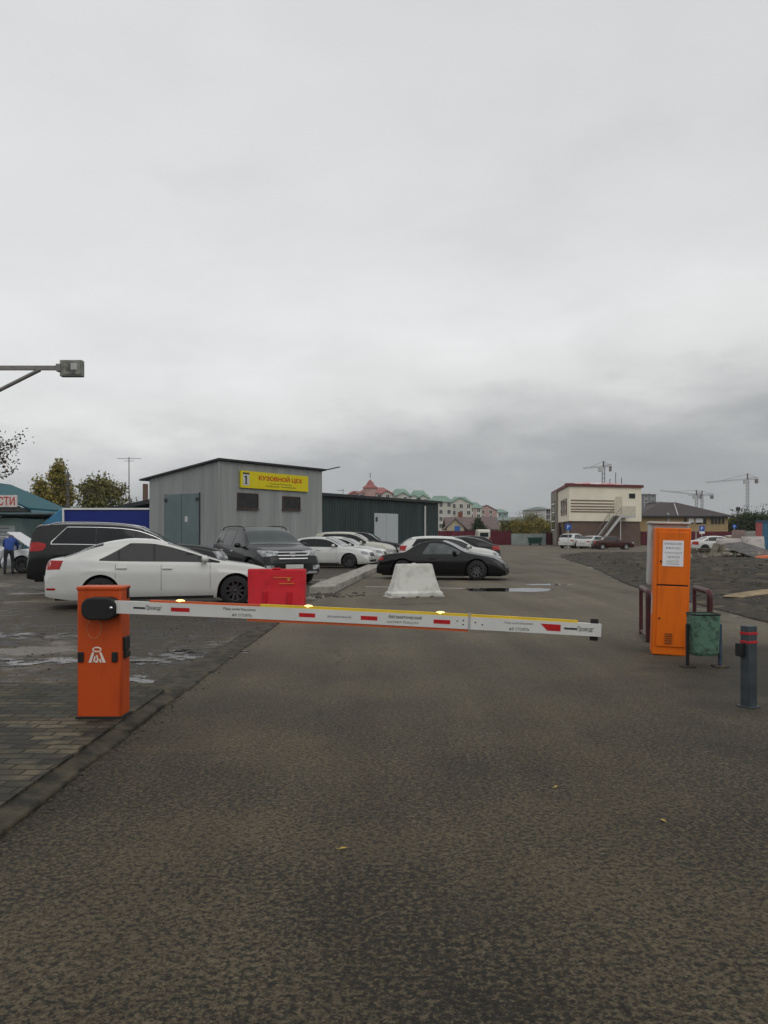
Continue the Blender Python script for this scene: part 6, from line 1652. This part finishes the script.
stones('rubble_heap', 170, lambda r: (GX(735, 50) + r.gauss(0, 1.6), 50.2 + r.gauss(0, .8)), .10, PALERUB, 21, lambda x, y: max(0, dirt_h(x, y)) + .22 * math.exp(-((x - GX(735, 50.6)) / 1.6) ** 2))
stones('rubble_heap', 60, lambda r: (GX(708, 53) + r.gauss(0, .9), 53 + r.gauss(0, .6)), .09, PALERUB, 22, lambda x, y: dirt_h(x, y))
def slabs():
    Y = 50
    for px, tilt, h, w, lab in ((711, 24, 1.0, .5, 'narrow concrete slab leaning steeply at the end of the rubble heap'), (718, 17, .85, .75, 'broad concrete slab leaning in the rubble heap beside the narrow one'), (727.5, 58, .8, .7, 'concrete slab lying low under the grey roof sheet')):
        t = MB(); M_ = Matrix.Rotation(radians(tilt), 3, 'Y'); c = M_ @ Vector((0, 0, h / 2))
        t.box((0, 0, h / 2), (.16, w, h)); o = t.build('concrete_slab', CONC, bevel=.015); o.location = (GX(px, Y), Y, .05); o.rotation_euler = (0, radians(tilt), radians(12 if tilt > 20 and tilt < 40 else 30 if tilt < 20 else 60))
        tag(o, lab, 'slab', 'slabs in the rubble heap')
    t = thing('roof_sheet', 'grey corrugated roof sheet lying slantwise over the rubble heap', 'metal sheet', (GX(712, 51.5), 51.5, 0))
    x1 = GX(790, 49) - t.location.x
    m = MB(); n = 60; V, F = [], []
    A_, B_, C_, D_ = Vector((.25, -.3, Z(545, 51.5))), Vector((x1 * .28, -3.6, .12)), Vector((x1, -3.2, .15)), Vector((x1 * .62, .8, 1.0))
    for i in range(n + 1):
        u = i / n
        for v in (0, .5, 1):
            p = A_.lerp(D_, u).lerp(B_.lerp(C_, u), v); V.append((p.x, p.y, p.z + .03 * (i % 2) + .06 * sin(3 * u + v)))
    for i in range(n):
        for j in range(2): F.append((i * 3 + j, i * 3 + j + 1, i * 3 + 4 + j, i * 3 + 3 + j))
    m.add(V, F); b = m.build('sheet_metal', SHEETG, t, recalc=False); md = b.modifiers.new('thickness', 'SOLIDIFY'); md.thickness = .015
    m = MB(); m.box((1.6, -.9, .35), (.12, .12, .75)); m.box((3.4, -.6, .3), (.12, .12, .65)); m.build('prop', WOODW, t)
    t = MB(); Yb = 46; x0 = GX(757, Yb); V = [(0, 0, .02), (1.1, .1, .02), (1.0, .8, .02), (.1, .7, .02)]; W_ = [(.1, .1, .14), (1.15, .15, .2), (.95, .7, .26), (.2, .6, .18)]
    t.hexa(V, W_); o = t.build('orange_sheet', mat('orange_tarp', (.45, .10, .03), rough=.6, var=.2, scale=4), bevel=.03); o.location = (x0, Yb, .1); tag(o, 'crumpled orange sheet at the low end of the grey roof sheet', 'tarpaulin')
    t = thing('pallet_stack', 'stack of weathered wooden pallets between the orange machine and the slabs', 'pallet stack', (GX(701, 55), 55, 0))
    for k in range(4):
        m = MB()
        for i in range(6): m.box((0, -.5 + i * .2, .13 + k * .15), (1.2, .1, .022))
        for i in (-1, 0, 1): m.box((i * .54, 0, .065 + k * .15), (.1, 1.0, .1))
        m.build('pallet', WOODW, t).rotation_euler = (0, 0, rnd.uniform(-.15, .15))
slabs()
t = thing('shipping_container', 'blue steel container with a pinkish red end on the dug ground', 'container', (GX(756, 76), 76, 0), radians(-25))
zt = Z(521.5, 76); m = MB(); corr(m, Vector((.54, 0)), Vector((6, 0)), zt, zt, .3, .04); corr(m, Vector((6, 0)), Vector((6, 2.4)), zt, zt, .3, .04); corr(m, Vector((6, 2.4)), Vector((0, 2.4)), zt, zt, .3, .04); m.build('side_wall', mat('container_blue', (.05, .15, .24), rough=.5, var=.2), t, recalc=False)
m = MB(); m.box((.27, 0.0, zt / 2), (.54, .08, zt)); m.box((0, 1.2, zt / 2), (.08, 2.36, zt)); m.build('red_panel', mat('container_red', (.34, .09, .09), rough=.6, var=.2), t)
m = MB(); m.box((3, 1.2, zt - .03), (6.05, 2.4, .1)); m.build('top', GREY_L, t)
m = MB(); m.box((3, -.06, zt + .02), (6.1, .12, .14)); m.box((3, -.06, .1), (6.1, .12, .16)); m.build('frame', mat('container_frame', (.06, .10, .15), rough=.5), t)
m = MB(); m.box((2.2, -.07, 1.5), (1.2, .03, .8)); m.build('window', WPANE, t)

# ------------------------------------------------------------------ trees
def leafmat(name, a, b, c):
    if name in MATS: return MATS[name]
    m = bpy.data.materials.new(name); m.use_nodes = True; nt = m.node_tree; bs = nt.nodes['Principled BSDF']
    tx = nt.nodes.new('ShaderNodeTexCoord'); nz = nt.nodes.new('ShaderNodeTexNoise'); nz.inputs['Scale'].default_value = 1.3; nz.inputs['Detail'].default_value = 8; nz.inputs['Roughness'].default_value = .75
    nt.links.new(tx.outputs['Object'], nz.inputs['Vector'])
    r = nt.nodes.new('ShaderNodeValToRGB'); e = r.color_ramp.elements; e.new(.5)
    for el, p, cc in zip(e, (.36, .5, .64), (a, b, c)): el.position = p; el.color = (*cc, 1)
    nt.links.new(nz.outputs[0], r.inputs[0]); nt.links.new(r.outputs[0], bs.inputs['Base Color']); bs.inputs['Roughness'].default_value = .7; bs.inputs['Specular IOR Level'].default_value = .2
    MATS[name] = m; return m
BARK = mat('bark', (.07, .058, .045), rough=.95, var=.4, scale=6)
BIRCHB = mat('birch_bark', (.34, .32, .29), rough=.9, col2=(.06, .055, .05), scale=5, thr=(.5, .62))
AUTUMN = leafmat('autumn_leaves', (.085, .09, .025), (.19, .165, .04), (.34, .24, .05))
OLIVE = leafmat('olive_leaves', (.06, .072, .026), (.13, .125, .042), (.22, .18, .06))
DKGREEN = leafmat('dark_green_leaves', (.012, .026, .010), (.028, .045, .015), (.06, .07, .02))
RUSSET = leafmat('russet_leaves', (.035, .022, .014), (.06, .03, .016), (.085, .06, .02))
def tree(name, label, x, y, H, Rw, z0, lm, bark, seed, limbs=14, per=170, leaf=.14, trunk_r=.14, droop=0.0, shape=1.0, group=None, cat='tree', spread=.16, lean=(0, 0)):
    r = random.Random(seed); t = thing(name, label, cat, (x, y, 0), r.uniform(0, 6), group)
    m = MB(); tp = [(lean[0] * i / 6 + r.uniform(-.04, .04) * H * .1, lean[1] * i / 6 + r.uniform(-.04, .04) * H * .1, H * .93 * i / 6) for i in range(7)]
    m.tube(tp, [trunk_r * (1 - .13 * i) for i in range(7)], 8)
    tips = []
    for k in range(limbs):
        u = (k + r.random()) / limbs; z = z0 + (H * .92 - z0) * u
        f = z / (H * .93) * 6; i = min(5, int(f)); b = Vector(tp[i]).lerp(Vector(tp[i + 1]), f - i)
        a = k * 2.4 + r.uniform(-.5, .5); env = Rw * (sin(pi * min(1, .12 + .88 * u ** shape)) ** .75) * r.uniform(.65, 1.1)
        up = r.uniform(.25, .8) * env - droop * env
        e = b + Vector((cos(a) * env, sin(a) * env, up)); mid = b.lerp(e, .5) + Vector((0, 0, .12 * env))
        m.tube([b, mid, e], [trunk_r * .35 * (1 - u * .5), trunk_r * .2, trunk_r * .06], 5)
        for q in range(3):
            s = r.uniform(.35, 1.0); c = b.lerp(e, s) + Vector((r.gauss(0, .14), r.gauss(0, .14), r.gauss(0, .12))) * env
            m.tube([b.lerp(e, s * .85), c], [trunk_r * .08, trunk_r * .03], 4); tips.append((c, env))
        tips.append((e, env))
    tips.append((Vector(tp[6]) + Vector((0, 0, H * .05)), Rw * .4))
    m.build('trunk', bark, t)
    V, F = [], []
    for c, env in tips:
        sg = spread * Rw * r.uniform(.7, 1.4)
        for _ in range(int(per * r.uniform(.4, 1.4) / 4)):
            p = c + Vector((r.gauss(0, sg), r.gauss(0, sg), r.gauss(0, sg * .9)))
            d1 = Vector((r.gauss(0, 1), r.gauss(0, 1), r.gauss(0, 1) - droop)).normalized(); d2 = d1.orthogonal().normalized(); d2 = Matrix.Rotation(r.uniform(0, 6.28), 3, d1) @ d2
            s = leaf * r.uniform(.6, 1.3); o = len(V)
            V += [tuple(p), tuple(p + d1 * s * .5 + d2 * s * .32), tuple(p + d1 * s), tuple(p + d1 * s * .5 - d2 * s * .32)]; F.append((o, o + 1, o + 2, o + 3))
    cm = MB(); cm.add(V, F); cm.build('crown', lm, t, recalc=False)
    return t
tree('birch_tree', 'tall autumn birch next to the utility pole', GX(59, 78), 78, Z(459, 78), 1.35, 2.4, AUTUMN, BIRCHB, 11, limbs=30, per=330, leaf=.26, trunk_r=.13, droop=.5, shape=.8, group='trees beyond the teal roof', spread=.15)
tree('birch_tree', 'shorter rounder birch at the foot of the tall birch', GX(41, 76), 76, Z(480, 76), 1.25, 1.6, AUTUMN, BIRCHB, 12, limbs=22, per=320, leaf=.26, trunk_r=.11, droop=.3, group='trees beyond the teal roof', spread=.22)
tree('bushy_tree', 'broad olive green tree beyond the blue truck box', GX(100, 68), 68, Z(479, 68), 2.3, 1.6, OLIVE, BARK, 13, limbs=30, per=280, leaf=.26, trunk_r=.13, group='trees beyond the teal roof', spread=.13)
tree('russet_tree', 'branches of a nearer russet tree over the car parts sign', GX(-26, 52), 52, Z(428, 52), 2.75, 4.2, RUSSET, BARK, 15, limbs=24, per=90, leaf=.2, trunk_r=.15, group='trees beyond the teal roof', spread=.10)
for i, (px, Y, py, Rw, lm, lab) in enumerate(((748, 135, 519, 3.2, DKGREEN, 'dark green tree beneath the tall lone crane'), (764, 128, 518.5, 2.8, DKGREEN, 'dark green tree behind the blue container'), (733, 140, 521, 2.2, AUTUMN, 'yellowing tree beside the corner of the hip roofed house'), (741, 150, 519, 2.6, OLIVE, 'olive tree behind the light pole'))):
    tree('bushy_tree', lab, GX(px, Y), Y, Z(py, Y), Rw, .8, lm, BARK, 30 + i, limbs=22, per=300, leaf=.32, trunk_r=.16, group='trees beyond the dug ground', spread=.2)
for i, (px, Y, py, Rw, lm, lab) in enumerate(((516, 128, 523, 1.8, AUTUMN, 'yellow shrub over the pale fence beside the cream house'), (524, 127, 525, 1.7, AUTUMN, 'low yellow shrub nearest the green dumpster'), (533, 150, 516, 2.6, OLIVE, 'taller olive tree between the cream house and the white block'), (541, 140, 521, 1.9, AUTUMN, 'yellow green tree before the pink and white block'), (507, 128, 525, 1.4, OLIVE, 'olive shrub at the end of the maroon fence'))):
    tree('shrub', lab, GX(px, Y), Y, Z(py, Y), Rw, .5, lm, BARK, 50 + i, limbs=18, per=240, leaf=.26, trunk_r=.1, group='shrubs beyond the far fence', spread=.2)
tree('spruce_tree', 'dark spruce in front of the brown roofed house', GX(478, 134), 134, Z(518.5, 134), 1.9, .4, DKGREEN, BARK, 61, limbs=26, per=220, leaf=.24, trunk_r=.1, droop=.5, shape=.35, spread=.13)
# weeds at the kerb
def tuft(px, py, label, n, h):
    Y = GY(py); t = MB(); r = random.Random(px)
    for _ in range(n):
        x, y_ = r.gauss(0, .035), r.gauss(0, .045); a = r.uniform(0, 6.28); hh = h * r.uniform(.5, 1.2); d = Vector((cos(a), sin(a), 0))
        b = Vector((x, y_, 0)); s = Vector((-d.y, d.x, 0)) * .004
        t.add([b - s, b + s, b + d * hh * .3 + Vector((0, 0, hh * .7)) + s * .6, b + d * hh * .3 + Vector((0, 0, hh * .7)) - s * .6, b + d * hh * .75 + Vector((0, 0, hh))], [(0, 1, 2, 3), (3, 2, 4)])
    o = t.build('grass_tuft', mat('kerb_grass', (.09, .10, .02), rough=.8, var=.4, scale=20), recalc=False); o.location = (GX(px, Y), Y, 0); tag(o, label, 'grass', 'grass tufts at the kerb')
tuft(147, 707, 'small yellow green grass tuft in the kerb joint beside the orange cabinet', 70, .05)

# ------------------------------------------------------------------ damp air
HAZE_D = .0002
hz = bpy.data.materials.new('haze'); hz.use_nodes = True; nt = hz.node_tree
nt.nodes.remove(nt.nodes['Principled BSDF'])
pv_ = nt.nodes.new('ShaderNodeVolumePrincipled'); pv_.inputs['Density'].default_value = HAZE_D; pv_.inputs['Color'].default_value = (.86, .88, .90, 1); pv_.inputs['Anisotropy'].default_value = .2
nt.links.new(pv_.outputs[0], nt.nodes['Material Output'].inputs['Volume'])
m = MB(); m.box((0, 720, 23), (1820, 1580, 48)); o_ = m.build('haze', hz); tag(o_, kind='stuff')
